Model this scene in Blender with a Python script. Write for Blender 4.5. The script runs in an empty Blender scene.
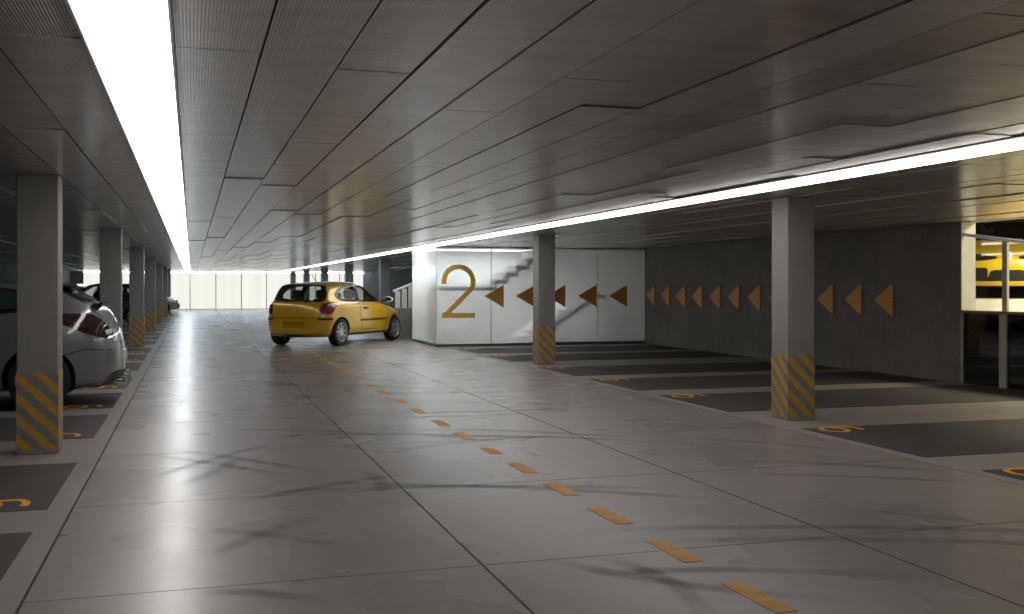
import bpy, bmesh, math, random
from mathutils import Vector, Matrix
from mathutils.bvhtree import BVHTree
from mathutils.geometry import tessellate_polygon
random.seed(7)
S = bpy.context.scene
COL = S.collection
PI = math.pi
HC = 2.345          # ceiling height
Y_END = 68.0        # bright far wall
XL, XR = -7.0, 10.75

# ------------------------------------------------------------------ materials
def new_mat(name):
    m = bpy.data.materials.new(name); m.use_nodes = True
    nt = m.node_tree; nt.nodes.clear()
    out = nt.nodes.new('ShaderNodeOutputMaterial')
    return m, nt, out
def N(nt, typ, **kw):
    n = nt.nodes.new(typ)
    for k, v in kw.items():
        if k == 'ins':
            for a, b in v.items(): n.inputs[a].default_value = b
        else: setattr(n, k, v)
    return n
def L(nt, a, b): nt.links.new(a, b)
def rgb(c): return (c[0], c[1], c[2], 1.0)

def ramp(nt, fac, stops):
    r = N(nt, 'ShaderNodeValToRGB')
    el = r.color_ramp.elements
    while len(el) < len(stops): el.new(0.5)
    for e, (p, c) in zip(el, stops):
        e.position = p; e.color = rgb(c) if len(c) == 3 else c
    L(nt, fac, r.inputs['Fac']); return r

def coords(nt, scale=(1, 1, 1), kind='Object'):
    tc = N(nt, 'ShaderNodeTexCoord'); mp = N(nt, 'ShaderNodeMapping')
    mp.inputs['Scale'].default_value = scale
    L(nt, tc.outputs[kind], mp.inputs['Vector']); return mp.outputs['Vector']

def simple(name, col, rough=0.5, metal=0.0, var=0.08, scale=6.0, bump=0.0, coat=0.0, spec=0.5):
    m, nt, out = new_mat(name)
    b = N(nt, 'ShaderNodeBsdfPrincipled')
    v = coords(nt)
    n = N(nt, 'ShaderNodeTexNoise', ins={'Scale': scale, 'Detail': 5.0, 'Roughness': 0.6}); L(nt, v, n.inputs['Vector'])
    lo = tuple(max(0, c * (1 - var)) for c in col); hi = tuple(min(1, c * (1 + var)) for c in col)
    r = ramp(nt, n.outputs['Fac'], [(0.3, lo), (0.7, hi)])
    L(nt, r.outputs['Color'], b.inputs['Base Color'])
    b.inputs['Roughness'].default_value = rough; b.inputs['Metallic'].default_value = metal
    b.inputs['Specular IOR Level'].default_value = spec
    b.inputs['Coat Weight'].default_value = coat; b.inputs['Coat Roughness'].default_value = 0.04
    if bump:
        bp = N(nt, 'ShaderNodeBump', ins={'Strength': bump, 'Distance': 0.01}); L(nt, n.outputs['Fac'], bp.inputs['Height'])
        L(nt, bp.outputs['Normal'], b.inputs['Normal'])
    L(nt, b.outputs[0], out.inputs['Surface'])
    return m

def concrete(name, base, rough=(0.3, 0.5), spec=0.5, streak=False, bump=0.06, blotch=0.22, coat=0.0):
    m, nt, out = new_mat(name)
    b = N(nt, 'ShaderNodeBsdfPrincipled')
    v = coords(nt)
    n1 = N(nt, 'ShaderNodeTexNoise', ins={'Scale': 0.9, 'Detail': 8.0, 'Roughness': 0.62}); L(nt, v, n1.inputs['Vector'])
    n2 = N(nt, 'ShaderNodeTexNoise', ins={'Scale': 14.0, 'Detail': 6.0, 'Roughness': 0.7}); L(nt, coords(nt, (1, 1, 0.35) if streak else (1, 1, 1)), n2.inputs['Vector'])
    n3 = N(nt, 'ShaderNodeTexVoronoi', ins={'Scale': 55.0}); L(nt, v, n3.inputs['Vector'])
    mx = N(nt, 'ShaderNodeMath', operation='MULTIPLY_ADD'); mx.inputs[1].default_value = 0.45; L(nt, n2.outputs['Fac'], mx.inputs[0])
    sc = N(nt, 'ShaderNodeMath', operation='MULTIPLY'); sc.inputs[1].default_value = 0.55; L(nt, n1.outputs['Fac'], sc.inputs[0]); L(nt, sc.outputs[0], mx.inputs[2])
    lo = tuple(c * (1 - blotch) for c in base); hi = tuple(min(1, c * (1 + blotch)) for c in base)
    r = ramp(nt, mx.outputs[0], [(0.32, lo), (0.5, base), (0.68, hi)])
    # small air holes
    pr = ramp(nt, n3.outputs['Distance'], [(0.03, (0.55, 0.55, 0.55)), (0.09, (1, 1, 1))])
    mul = N(nt, 'ShaderNodeMix', data_type='RGBA', blend_type='MULTIPLY'); mul.inputs[0].default_value = 0.6
    L(nt, r.outputs['Color'], mul.inputs[6]); L(nt, pr.outputs['Color'], mul.inputs[7])
    L(nt, mul.outputs[2], b.inputs['Base Color'])
    rr = N(nt, 'ShaderNodeMapRange', ins={'From Min': 0.35, 'From Max': 0.65, 'To Min': rough[0], 'To Max': rough[1]}); L(nt, mx.outputs[0], rr.inputs['Value'])
    L(nt, rr.outputs[0], b.inputs['Roughness'])
    b.inputs['Specular IOR Level'].default_value = spec
    b.inputs['Coat Weight'].default_value = coat; b.inputs['Coat IOR'].default_value = 1.4
    cr = N(nt, 'ShaderNodeMapRange', ins={'From Min': 0.35, 'From Max': 0.65, 'To Min': 0.23, 'To Max': 0.30}); L(nt, n1.outputs['Fac'], cr.inputs['Value']); L(nt, cr.outputs[0], b.inputs['Coat Roughness'])
    bp = N(nt, 'ShaderNodeBump', ins={'Strength': bump, 'Distance': 0.02}); L(nt, n2.outputs['Fac'], bp.inputs['Height']); L(nt, bp.outputs['Normal'], b.inputs['Normal'])
    L(nt, b.outputs[0], out.inputs['Surface'])
    return m

def ribbed_metal(name, base):
    m, nt, out = new_mat(name)
    b = N(nt, 'ShaderNodeBsdfPrincipled')
    tc = N(nt, 'ShaderNodeTexCoord'); sp = N(nt, 'ShaderNodeSeparateXYZ'); L(nt, tc.outputs['Object'], sp.inputs[0])
    f = N(nt, 'ShaderNodeMath', operation='MULTIPLY'); f.inputs[1].default_value = 2 * PI / 0.0125; L(nt, sp.outputs['X'], f.inputs[0])
    s = N(nt, 'ShaderNodeMath', operation='SINE'); L(nt, f.outputs[0], s.inputs[0])
    bp = N(nt, 'ShaderNodeBump', ins={'Strength': 0.6, 'Distance': 0.0018}); L(nt, s.outputs[0], bp.inputs['Height'])
    n = N(nt, 'ShaderNodeTexNoise', ins={'Scale': 1.0, 'Detail': 7.0, 'Roughness': 0.65}); L(nt, coords(nt, (1.6, 9.0, 1)), n.inputs['Vector'])
    r = ramp(nt, n.outputs['Fac'], [(0.3, tuple(c * 0.78 for c in base)), (0.7, tuple(c * 1.2 for c in base))])
    # dark perforated slots between the ribs
    rr = ramp(nt, s.outputs[0], [(0.0, (0.45, 0.45, 0.45)), (0.55, (1, 1, 1))])
    mul = N(nt, 'ShaderNodeMix', data_type='RGBA', blend_type='MULTIPLY'); mul.inputs[0].default_value = 0.7
    L(nt, r.outputs['Color'], mul.inputs[6]); L(nt, rr.outputs['Color'], mul.inputs[7])
    L(nt, mul.outputs[2], b.inputs['Base Color'])
    b.inputs['Metallic'].default_value = 0.25
    b.inputs['Coat Weight'].default_value = 1.0; b.inputs['Coat IOR'].default_value = 1.5
    cr = N(nt, 'ShaderNodeMapRange', ins={'From Min': 0.3, 'From Max': 0.7, 'To Min': 0.15, 'To Max': 0.25}); L(nt, n.outputs['Fac'], cr.inputs['Value']); L(nt, cr.outputs[0], b.inputs['Coat Roughness'])
    mr = N(nt, 'ShaderNodeMapRange', ins={'From Min': 0.3, 'From Max': 0.7, 'To Min': 0.3, 'To Max': 0.45}); L(nt, n.outputs['Fac'], mr.inputs['Value'])
    L(nt, mr.outputs[0], b.inputs['Roughness'])
    L(nt, bp.outputs['Normal'], b.inputs['Normal'])
    L(nt, b.outputs[0], out.inputs['Surface'])
    return m

def emission(name, col, strength, var=0.0, scale=(1, 1, 1)):
    m, nt, out = new_mat(name)
    e = N(nt, 'ShaderNodeEmission'); e.inputs['Strength'].default_value = strength
    n = N(nt, 'ShaderNodeTexNoise', ins={'Scale': 1.0, 'Detail': 3.0}); L(nt, coords(nt, scale), n.inputs['Vector'])
    r = ramp(nt, n.outputs['Fac'], [(0.3, tuple(c * (1 - var) for c in col)), (0.7, col)])
    L(nt, r.outputs['Color'], e.inputs['Color']); L(nt, e.outputs[0], out.inputs['Surface'])
    return m

def schlick(nt, f0):
    lw = N(nt, 'ShaderNodeLayerWeight', ins={'Blend': 0.5})
    pw = N(nt, 'ShaderNodeMath', operation='POWER'); pw.inputs[1].default_value = 5.0; L(nt, lw.outputs['Facing'], pw.inputs[0])
    ad = N(nt, 'ShaderNodeMath', operation='MULTIPLY_ADD'); ad.inputs[1].default_value = 1 - f0; ad.inputs[2].default_value = f0; ad.use_clamp = True
    L(nt, pw.outputs[0], ad.inputs[0]); return ad

def glass(name, tint=(0.8, 0.85, 0.85), rough=0.02, gloss=0.10):
    m, nt, out = new_mat(name)
    t = N(nt, 'ShaderNodeBsdfTransparent')
    n = N(nt, 'ShaderNodeTexNoise', ins={'Scale': 2.0}); L(nt, coords(nt), n.inputs['Vector'])
    r = ramp(nt, n.outputs['Fac'], [(0.3, tuple(c * 0.97 for c in tint)), (0.7, tint)]); L(nt, r.outputs['Color'], t.inputs['Color'])
    g = N(nt, 'ShaderNodeBsdfGlossy', ins={'Roughness': rough}); g.inputs['Color'].default_value = (0.9, 0.9, 0.9, 1)
    ad = schlick(nt, 0.04 + gloss)
    mx = N(nt, 'ShaderNodeMixShader'); L(nt, ad.outputs[0], mx.inputs[0]); L(nt, t.outputs[0], mx.inputs[1]); L(nt, g.outputs[0], mx.inputs[2])
    L(nt, mx.outputs[0], out.inputs['Surface'])
    return m

def frosted(name):
    m, nt, out = new_mat(name)
    n = N(nt, 'ShaderNodeTexNoise', ins={'Scale': 1.2, 'Detail': 3.0}); L(nt, coords(nt), n.inputs['Vector'])
    r = ramp(nt, n.outputs['Fac'], [(0.3, (0.86, 0.88, 0.88)), (0.7, (0.93, 0.93, 0.92))])
    tr = N(nt, 'ShaderNodeBsdfTranslucent'); L(nt, r.outputs['Color'], tr.inputs['Color'])
    df = N(nt, 'ShaderNodeBsdfDiffuse'); L(nt, r.outputs['Color'], df.inputs['Color'])
    rf = N(nt, 'ShaderNodeBsdfRefraction', ins={'Roughness': 0.08, 'IOR': 1.05}); L(nt, r.outputs['Color'], rf.inputs['Color'])
    m1 = N(nt, 'ShaderNodeMixShader'); m1.inputs[0].default_value = 0.45; L(nt, tr.outputs[0], m1.inputs[1]); L(nt, df.outputs[0], m1.inputs[2])
    m2 = N(nt, 'ShaderNodeMixShader'); m2.inputs[0].default_value = 0.5; L(nt, m1.outputs[0], m2.inputs[1]); L(nt, rf.outputs[0], m2.inputs[2])
    gl = N(nt, 'ShaderNodeBsdfGlossy', ins={'Roughness': 0.12})
    fr = schlick(nt, 0.04)
    m3 = N(nt, 'ShaderNodeMixShader'); L(nt, fr.outputs[0], m3.inputs[0]); L(nt, m2.outputs[0], m3.inputs[1]); L(nt, gl.outputs[0], m3.inputs[2])
    L(nt, m3.outputs[0], out.inputs['Surface'])
    return m

def hazard(name):
    m, nt, out = new_mat(name)
    b = N(nt, 'ShaderNodeBsdfPrincipled')
    tc = N(nt, 'ShaderNodeTexCoord'); sp = N(nt, 'ShaderNodeSeparateXYZ'); L(nt, tc.outputs['Object'], sp.inputs[0])
    a = N(nt, 'ShaderNodeMath', operation='ADD'); L(nt, sp.outputs['X'], a.inputs[0]); L(nt, sp.outputs['Z'], a.inputs[1])
    s = N(nt, 'ShaderNodeMath', operation='SUBTRACT'); L(nt, a.outputs[0], s.inputs[0]); L(nt, sp.outputs['Y'], s.inputs[1])
    f = N(nt, 'ShaderNodeMath', operation='MULTIPLY'); f.inputs[1].default_value = 1 / 0.178; L(nt, s.outputs[0], f.inputs[0])
    fr = N(nt, 'ShaderNodeMath', operation='FRACT'); L(nt, f.outputs[0], fr.inputs[0])
    n = N(nt, 'ShaderNodeTexNoise', ins={'Scale': 18.0, 'Detail': 6.0, 'Roughness': 0.7}); L(nt, coords(nt), n.inputs['Vector'])
    ye = ramp(nt, n.outputs['Fac'], [(0.3, (0.42, 0.235, 0.04)), (0.65, (0.58, 0.34, 0.055))])
    gr = ramp(nt, n.outputs['Fac'], [(0.3, (0.17, 0.165, 0.16)), (0.7, (0.25, 0.245, 0.235))])
    st = ramp(nt, fr.outputs[0], [(0.0, (0, 0, 0)), (0.48, (0, 0, 0)), (0.50, (1, 1, 1)), (0.98, (1, 1, 1)), (1.0, (0, 0, 0))])
    mx = N(nt, 'ShaderNodeMix', data_type='RGBA'); L(nt, st.outputs['Color'], mx.inputs[0]); L(nt, gr.outputs['Color'], mx.inputs[6]); L(nt, ye.outputs['Color'], mx.inputs[7])
    L(nt, mx.outputs[2], b.inputs['Base Color']); b.inputs['Roughness'].default_value = 0.5
    L(nt, b.outputs[0], out.inputs['Surface'])
    return m

def wood(name, c1, c2):
    m, nt, out = new_mat(name)
    b = N(nt, 'ShaderNodeBsdfPrincipled')
    w = N(nt, 'ShaderNodeTexNoise', ins={'Scale': 3.0, 'Detail': 6.0, 'Roughness': 0.6, 'Distortion': 1.2}); L(nt, coords(nt, (3, 3, 16)), w.inputs['Vector'])
    r = ramp(nt, w.outputs['Fac'], [(0.35, c1), (0.65, c2)]); L(nt, r.outputs['Color'], b.inputs['Base Color'])
    b.inputs['Roughness'].default_value = 0.45
    L(nt, b.outputs[0], out.inputs['Surface'])
    return m

def skid_mat(name):
    m, nt, out = new_mat(name)
    b = N(nt, 'ShaderNodeBsdfPrincipled'); b.inputs['Base Color'].default_value = (0.055, 0.05, 0.05, 1); b.inputs['Roughness'].default_value = 0.5
    t = N(nt, 'ShaderNodeBsdfTransparent')
    n = N(nt, 'ShaderNodeTexNoise', ins={'Scale': 1.6, 'Detail': 8.0, 'Roughness': 0.75}); L(nt, coords(nt), n.inputs['Vector'])
    r = ramp(nt, n.outputs['Fac'], [(0.3, (0.04, 0.04, 0.04)), (0.72, (0.42, 0.42, 0.42))])
    at = N(nt, 'ShaderNodeAttribute'); at.attribute_name = 'fade'
    ml = N(nt, 'ShaderNodeMath', operation='MULTIPLY'); L(nt, r.outputs['Color'], ml.inputs[0]); L(nt, at.outputs['Fac'], ml.inputs[1])
    mx = N(nt, 'ShaderNodeMixShader'); L(nt, ml.outputs[0], mx.inputs[0]); L(nt, t.outputs[0], mx.inputs[1]); L(nt, b.outputs[0], mx.inputs[2])
    L(nt, mx.outputs[0], out.inputs['Surface'])
    return m

M = {}
def floor_mat():
    m, nt, out = new_mat('polished concrete'); b = N(nt, 'ShaderNodeBsdfPrincipled')
    v = coords(nt)
    n1 = N(nt, 'ShaderNodeTexNoise', ins={'Scale': 0.7, 'Detail': 3.0, 'Roughness': 0.5}); L(nt, v, n1.inputs['Vector'])
    n2 = N(nt, 'ShaderNodeTexNoise', ins={'Scale': 9.0, 'Detail': 7.0, 'Roughness': 0.65}); L(nt, coords(nt, (0.5, 1, 1)), n2.inputs['Vector'])
    n3 = N(nt, 'ShaderNodeTexNoise', ins={'Scale': 38.0, 'Detail': 2.0}); L(nt, v, n3.inputs['Vector'])
    c1 = ramp(nt, n1.outputs['Fac'], [(0.25, (0.84, 0.84, 0.84)), (0.75, (1.1, 1.1, 1.1))])
    c2 = ramp(nt, n2.outputs['Fac'], [(0.25, (0.215, 0.193, 0.185)), (0.75, (0.27, 0.246, 0.236))])
    c3 = ramp(nt, n3.outputs['Fac'], [(0.24, (0.45, 0.45, 0.45)), (0.31, (1, 1, 1))])
    a = N(nt, 'ShaderNodeMix', data_type='RGBA', blend_type='MULTIPLY'); a.inputs[0].default_value = 1.0; L(nt, c2.outputs['Color'], a.inputs[6]); L(nt, c1.outputs['Color'], a.inputs[7])
    a2 = N(nt, 'ShaderNodeMix', data_type='RGBA', blend_type='MULTIPLY'); a2.inputs[0].default_value = 0.6; L(nt, a.outputs[2], a2.inputs[6]); L(nt, c3.outputs['Color'], a2.inputs[7])
    L(nt, a2.outputs[2], b.inputs['Base Color']); b.inputs['Roughness'].default_value = 0.45
    b.inputs['Coat Weight'].default_value = 0.75; b.inputs['Coat IOR'].default_value = 1.4
    cr = N(nt, 'ShaderNodeMapRange', ins={'From Min': 0.3, 'From Max': 0.7, 'To Min': 0.25, 'To Max': 0.31}); L(nt, n1.outputs['Fac'], cr.inputs['Value']); L(nt, cr.outputs[0], b.inputs['Coat Roughness'])
    L(nt, b.outputs[0], out.inputs['Surface']); return m
M['floor'] = floor_mat()
M['verge'] = concrete('bay edge concrete', (0.26, 0.245, 0.225), (0.35, 0.55), 0.4)
M['joint'] = simple('floor joint filler', (0.035, 0.033, 0.032), 0.8, var=0.2)
M['asphalt'] = concrete('dark bay asphalt', (0.065, 0.061, 0.059), (0.5, 0.7), 0.25, bump=0.15, blotch=0.3)
M['pillar'] = concrete('pillar concrete', (0.27, 0.264, 0.254), (0.55, 0.75), 0.3, True, 0.12, 0.14)
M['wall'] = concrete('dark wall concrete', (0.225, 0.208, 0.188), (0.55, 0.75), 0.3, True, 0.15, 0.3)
M['wallshade'] = concrete('shade-darkened concrete', (0.055, 0.055, 0.057), (0.6, 0.8), 0.2, True, 0.1, 0.25)  # shade put into the colour: a darker copy of the wall concrete
M['ceil'] = ribbed_metal('ribbed ceiling metal', (0.64, 0.585, 0.555))
M['slab'] = simple('ceiling void', (0.03, 0.03, 0.03), 0.8)
M['edge'] = simple('panel edge metal', (0.45, 0.44, 0.43), 0.35, 0.6)
def strip_mat():
    # lamp colour drifts warm to cool, put in to tint the far end bluish
    m, nt, out = new_mat('strip light diffuser'); e = N(nt, 'ShaderNodeEmission'); e.inputs['Strength'].default_value = 5.4
    tc = N(nt, 'ShaderNodeTexCoord'); sp = N(nt, 'ShaderNodeSeparateXYZ'); L(nt, tc.outputs['Object'], sp.inputs[0])
    mr = N(nt, 'ShaderNodeMapRange', ins={'From Min': 12.0, 'From Max': 40.0}); L(nt, sp.outputs['Y'], mr.inputs['Value'])
    r = ramp(nt, mr.outputs[0], [(0.0, (1.0, 0.945, 0.905)), (1.0, (0.80, 0.93, 1.0))]); L(nt, r.outputs['Color'], e.inputs['Color'])
    L(nt, e.outputs[0], out.inputs['Surface']); return m
M['strip'] = strip_mat()
M['facade'] = emission('backlit fabric', (0.80, 0.79, 0.715), 1.0, 0.10, (2.6, 1, 0.05))
M['farglow'] = emission('added bluish glow', (0.55, 0.80, 1.0), 34.0, 0.05)  # added bluish light source for the far floor and ceiling
M['hazard'] = hazard('hazard stripe paint')
M['orange'] = simple('orange floor paint', (0.95, 0.47, 0.075), 0.5, var=0.22, scale=9)
M['digit'] = simple('orange number paint', (0.85, 0.38, 0.02), 0.5, var=0.15, scale=12)
M['sign'] = wood('ochre sign sheet', (0.92, 0.57, 0.10), (0.97, 0.64, 0.15))
M['arrowfilm'] = wood('brown arrow film', (0.66, 0.36, 0.075), (0.82, 0.46, 0.11))
M['arrowwood'] = wood('orange stained wood', (0.70, 0.31, 0.07), (0.97, 0.50, 0.12))
M['frost'] = frosted('frosted glass')
M['white'] = simple('white plaster', (0.80, 0.79, 0.77), 0.6, var=0.04)
M['stair'] = simple('stair concrete', (0.42, 0.42, 0.42), 0.6)
M['rail'] = simple('rail steel', (0.25, 0.25, 0.25), 0.4, 0.8)
M['steel'] = simple('brushed steel', (0.62, 0.62, 0.61), 0.3, 0.9)
M['skid'] = skid_mat('tyre rubber smear')
M['cream'] = simple('cream painted frame', (0.52, 0.51, 0.45), 0.5)
M['brownrail'] = simple('brown sill rail', (0.30, 0.20, 0.12), 0.45)
M['clear'] = glass('clear glass', (0.93, 0.95, 0.93), 0.02, 0.02)
M['darkglass'] = glass('smoked glass', (0.22, 0.2, 0.17), 0.03, 0.05)
M['rampfloor'] = concrete('upper deck concrete', (0.62, 0.60, 0.55), (0.4, 0.6), 0.4)
M['upwall'] = concrete('upper deck wall', (0.16, 0.16, 0.13), (0.6, 0.8), 0.3)
# cars
M['yellow'] = simple('yellow car paint', (0.74, 0.42, 0.012), 0.28, 0.25, 0.03, 3, coat=1.0)
M['yellow2'] = simple('bright yellow car paint', (0.85, 0.56, 0.02), 0.3, 0.0, 0.03, 3, coat=1.0)
M['silver'] = simple('grey car paint', (0.26, 0.275, 0.295), 0.3, 0.45, 0.03, 3, coat=1.0)
M['silver2'] = simple('silver car paint', (0.38, 0.38, 0.40), 0.3, 0.6, 0.03, 3, coat=1.0)
M['black'] = simple('black car paint', (0.012, 0.012, 0.014), 0.25, 0.0, 0.1, 3, coat=1.0)
M['plastic'] = simple('black trim plastic', (0.014, 0.014, 0.014), 0.45, var=0.2)
M['seat'] = simple('dark seat cloth', (0.03, 0.03, 0.033), 0.8, var=0.3, scale=40)
M['tyre'] = simple('tyre rubber', (0.014, 0.014, 0.014), 0.7, var=0.3, scale=30)
M['alloy'] = simple('alloy rim', (0.62, 0.62, 0.62), 0.3, 0.75)
M['disc'] = simple('brake dark metal', (0.05, 0.05, 0.05), 0.5, 0.5)
M['chrome'] = simple('chrome', (0.85, 0.85, 0.85), 0.1, 1.0, 0.02)
M['carglass'] = glass('car window glass', (0.62, 0.66, 0.66), 0.01, 0.04)
M['red'] = simple('red lamp lens', (0.28, 0.008, 0.012), 0.12, 0.0, 0.25, 25, coat=1.0)
M['lampdark'] = simple('smoked lamp lens', (0.055, 0.026, 0.026), 0.08, 0.2, 0.25, 25, coat=1.0)
M['lampwhite'] = simple('white lamp lens', (0.7, 0.7, 0.7), 0.12, 0.0, 0.1, 25, coat=1.0)
M['plate'] = simple('number plate white', (0.7, 0.7, 0.68), 0.4, var=0.05)
M['badgeglint'] = simple('badge enamel and painted glint', (0.75, 0.75, 0.72), 0.3, var=0.05)  # enamel of the round badge, also a painted glint on emblem and mirrors

# ------------------------------------------------------------------ mesh helpers
def link(o, parent=None):
    COL.objects.link(o)
    if parent is not None: o.parent = parent
    return o
def obj(name, bm, mats, parent=None, smooth=None):
    bmesh.ops.recalc_face_normals(bm, faces=bm.faces[:]) if smooth != 'keep' else None
    me = bpy.data.meshes.new(name); bm.to_mesh(me); bm.free()
    for m in (mats if isinstance(mats, (list, tuple)) else [mats]): me.materials.append(m)
    if smooth and smooth != 'keep':
        for p in me.polygons: p.use_smooth = True
        me.set_sharp_from_angle(angle=smooth)
    return link(bpy.data.objects.new(name, me), parent)
def empty(name, loc=(0, 0, 0), rz=0.0):
    o = bpy.data.objects.new(name, None); o.location = loc; o.rotation_euler = (0, 0, rz); o.empty_display_size = 0.2
    return link(o)
def tag(o, label, cat, group=None, kind=None):
    o['label'] = label; o['category'] = cat
    if group: o['group'] = group
    if kind: o['kind'] = kind
    return o
def struct(o, label=None):
    o['kind'] = 'structure'
    if label: o['label'] = label
    return o
def box(bm, lo, hi, mi=0, bev=0.0):
    vs = [bm.verts.new((x, y, z)) for x in (lo[0], hi[0]) for y in (lo[1], hi[1]) for z in (lo[2], hi[2])]
    fs = []
    for q in ((0, 1, 3, 2), (4, 6, 7, 5), (0, 4, 5, 1), (2, 3, 7, 6), (0, 2, 6, 4), (1, 5, 7, 3)):
        f = bm.faces.new([vs[i] for i in q]); f.material_index = mi; fs.append(f)
    if bev > 0:
        es = list({e for f in fs for e in f.edges})
        bmesh.ops.bevel(bm, geom=es, offset=bev, segments=2, affect='EDGES', profile=0.5)
    return vs
def prism(bm, pts, vec, mi=0):
    """closed polygon pts (3D) extruded by vec"""
    vec = Vector(vec)
    a = [bm.verts.new(p) for p in pts]; b = [bm.verts.new(Vector(p) + vec) for p in pts]
    n = len(pts)
    f = [bm.faces.new(a), bm.faces.new(b[::-1])]
    for i in range(n): f.append(bm.faces.new((a[i], b[i], b[(i + 1) % n], a[(i + 1) % n])))
    for x in f: x.material_index = mi
def tube(bm, pts, r, n=8, mi=0):
    pts = [Vector(p) for p in pts]; rings = []
    for i, p in enumerate(pts):
        d = (pts[min(i + 1, len(pts) - 1)] - pts[max(i - 1, 0)]).normalized()
        a = d.orthogonal().normalized(); b = d.cross(a)
        rings.append([bm.verts.new(p + r * (a * math.cos(2 * PI * k / n) + b * math.sin(2 * PI * k / n))) for k in range(n)])
    # keep the rings aligned
    for i in range(len(rings) - 1):
        A, B = rings[i], rings[i + 1]
        off = min(range(n), key=lambda o: sum((A[k].co - B[(k + o) % n].co).length for k in range(n)))
        for k in range(n):
            f = bm.faces.new((A[k], A[(k + 1) % n], B[(k + 1 + off) % n], B[(k + off) % n])); f.material_index = mi
        rings[i + 1] = [B[(k + off) % n] for k in range(n)]
    bm.faces.new(rings[0][::-1]).material_index = mi; bm.faces.new(rings[-1]).material_index = mi
def lathe_y(bm, prof, n=40, mi=0, closed=False):
    """profile of (radius, y) spun about the y axis"""
    rings = []
    for k in range(n):
        a = 2 * PI * k / n
        rings.append([bm.verts.new((r * math.cos(a), y, r * math.sin(a))) for r, y in prof])
    m = len(prof)
    for k in range(n):
        A, B = rings[k], rings[(k + 1) % n]
        for i in range(m if closed else m - 1):
            j = (i + 1) % m
            f = bm.faces.new((A[i], A[j], B[j], B[i])); f.material_index = mi
def ribbon(bm, pts, w, z0, z1, mi=0):
    """flat stroke of width w along 2D points, from z0 to z1 thick"""
    P = [Vector((p[0], p[1])) for p in pts]; Lf, Rt = [], []
    for i, p in enumerate(P):
        d1 = (P[i] - P[i - 1]).normalized() if i > 0 else (P[1] - P[0]).normalized()
        d2 = (P[i + 1] - P[i]).normalized() if i < len(P) - 1 else d1
        t = (d1 + d2)
        t = t.normalized() if t.length > 1e-6 else d1
        nrm = Vector((-t.y, t.x)); k = 1 / max(0.45, abs(nrm.dot(Vector((-d1.y, d1.x)))))
        Lf.append(p + nrm * w / 2 * k); Rt.append(p - nrm * w / 2 * k)
    def vv(z): return ([bm.verts.new((a.x, a.y, z)) for a in Lf], [bm.verts.new((a.x, a.y, z)) for a in Rt])
    l1, r1 = vv(z1); l0, r0 = vv(z0)
    for i in range(len(P) - 1):
        for q in ((l1[i], r1[i], r1[i + 1], l1[i + 1]), (l0[i], l0[i + 1], r0[i + 1], r0[i]), (l0[i], l1[i], l1[i + 1], l0[i + 1]), (r0[i], r0[i + 1], r1[i + 1], r1[i])):
            bm.faces.new(q).material_index = mi
    bm.faces.new((l0[0], r0[0], r1[0], l1[0])).material_index = mi
    bm.faces.new((l0[-1], l1[-1], r1[-1], r0[-1])).material_index = mi
def ordinal(i): return ['first', 'second', 'third', 'fourth', 'fifth', 'sixth', 'seventh', 'eighth', 'ninth', 'tenth', 'eleventh', 'twelfth', 'thirteenth', 'fourteenth', 'fifteenth', 'sixteenth', 'seventeenth', 'eighteenth', 'nineteenth', 'twentieth', 'twenty-first', 'twenty-second', 'twenty-third', 'twenty-fourth', 'twenty-fifth', 'twenty-sixth', 'twenty-seventh', 'twenty-eighth'][i]

# ------------------------------------------------------------------ the setting
Y0 = -6.0
JX = [-0.72, 1.40, 3.48, 5.60]
bm = bmesh.new()
box(bm, (XL - 0.3, Y0 - 0.3, -0.3), (XR + 0.3, Y_END + 0.6, -0.012), 1)
g = 0.007
ys = [5.05 + 2.083 * k for k in range(-6, 31)]
ys = [Y0] + [y for y in ys if Y0 < y < Y_END] + [Y_END]
for i in range(3):
    for a, b in zip(ys[:-1], ys[1:]):
        gy = 0.004
        box(bm, (JX[i] + g, a + gy, -0.02), (JX[i + 1] - g, b - gy, 0.0), 0)
box(bm, (XL, Y0, -0.02), (JX[0] - g, Y_END, 0.0), 2)
box(bm, (JX[3] + g * 0.4, Y0, -0.02), (XR, Y_END, 0.0), 2)
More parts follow.
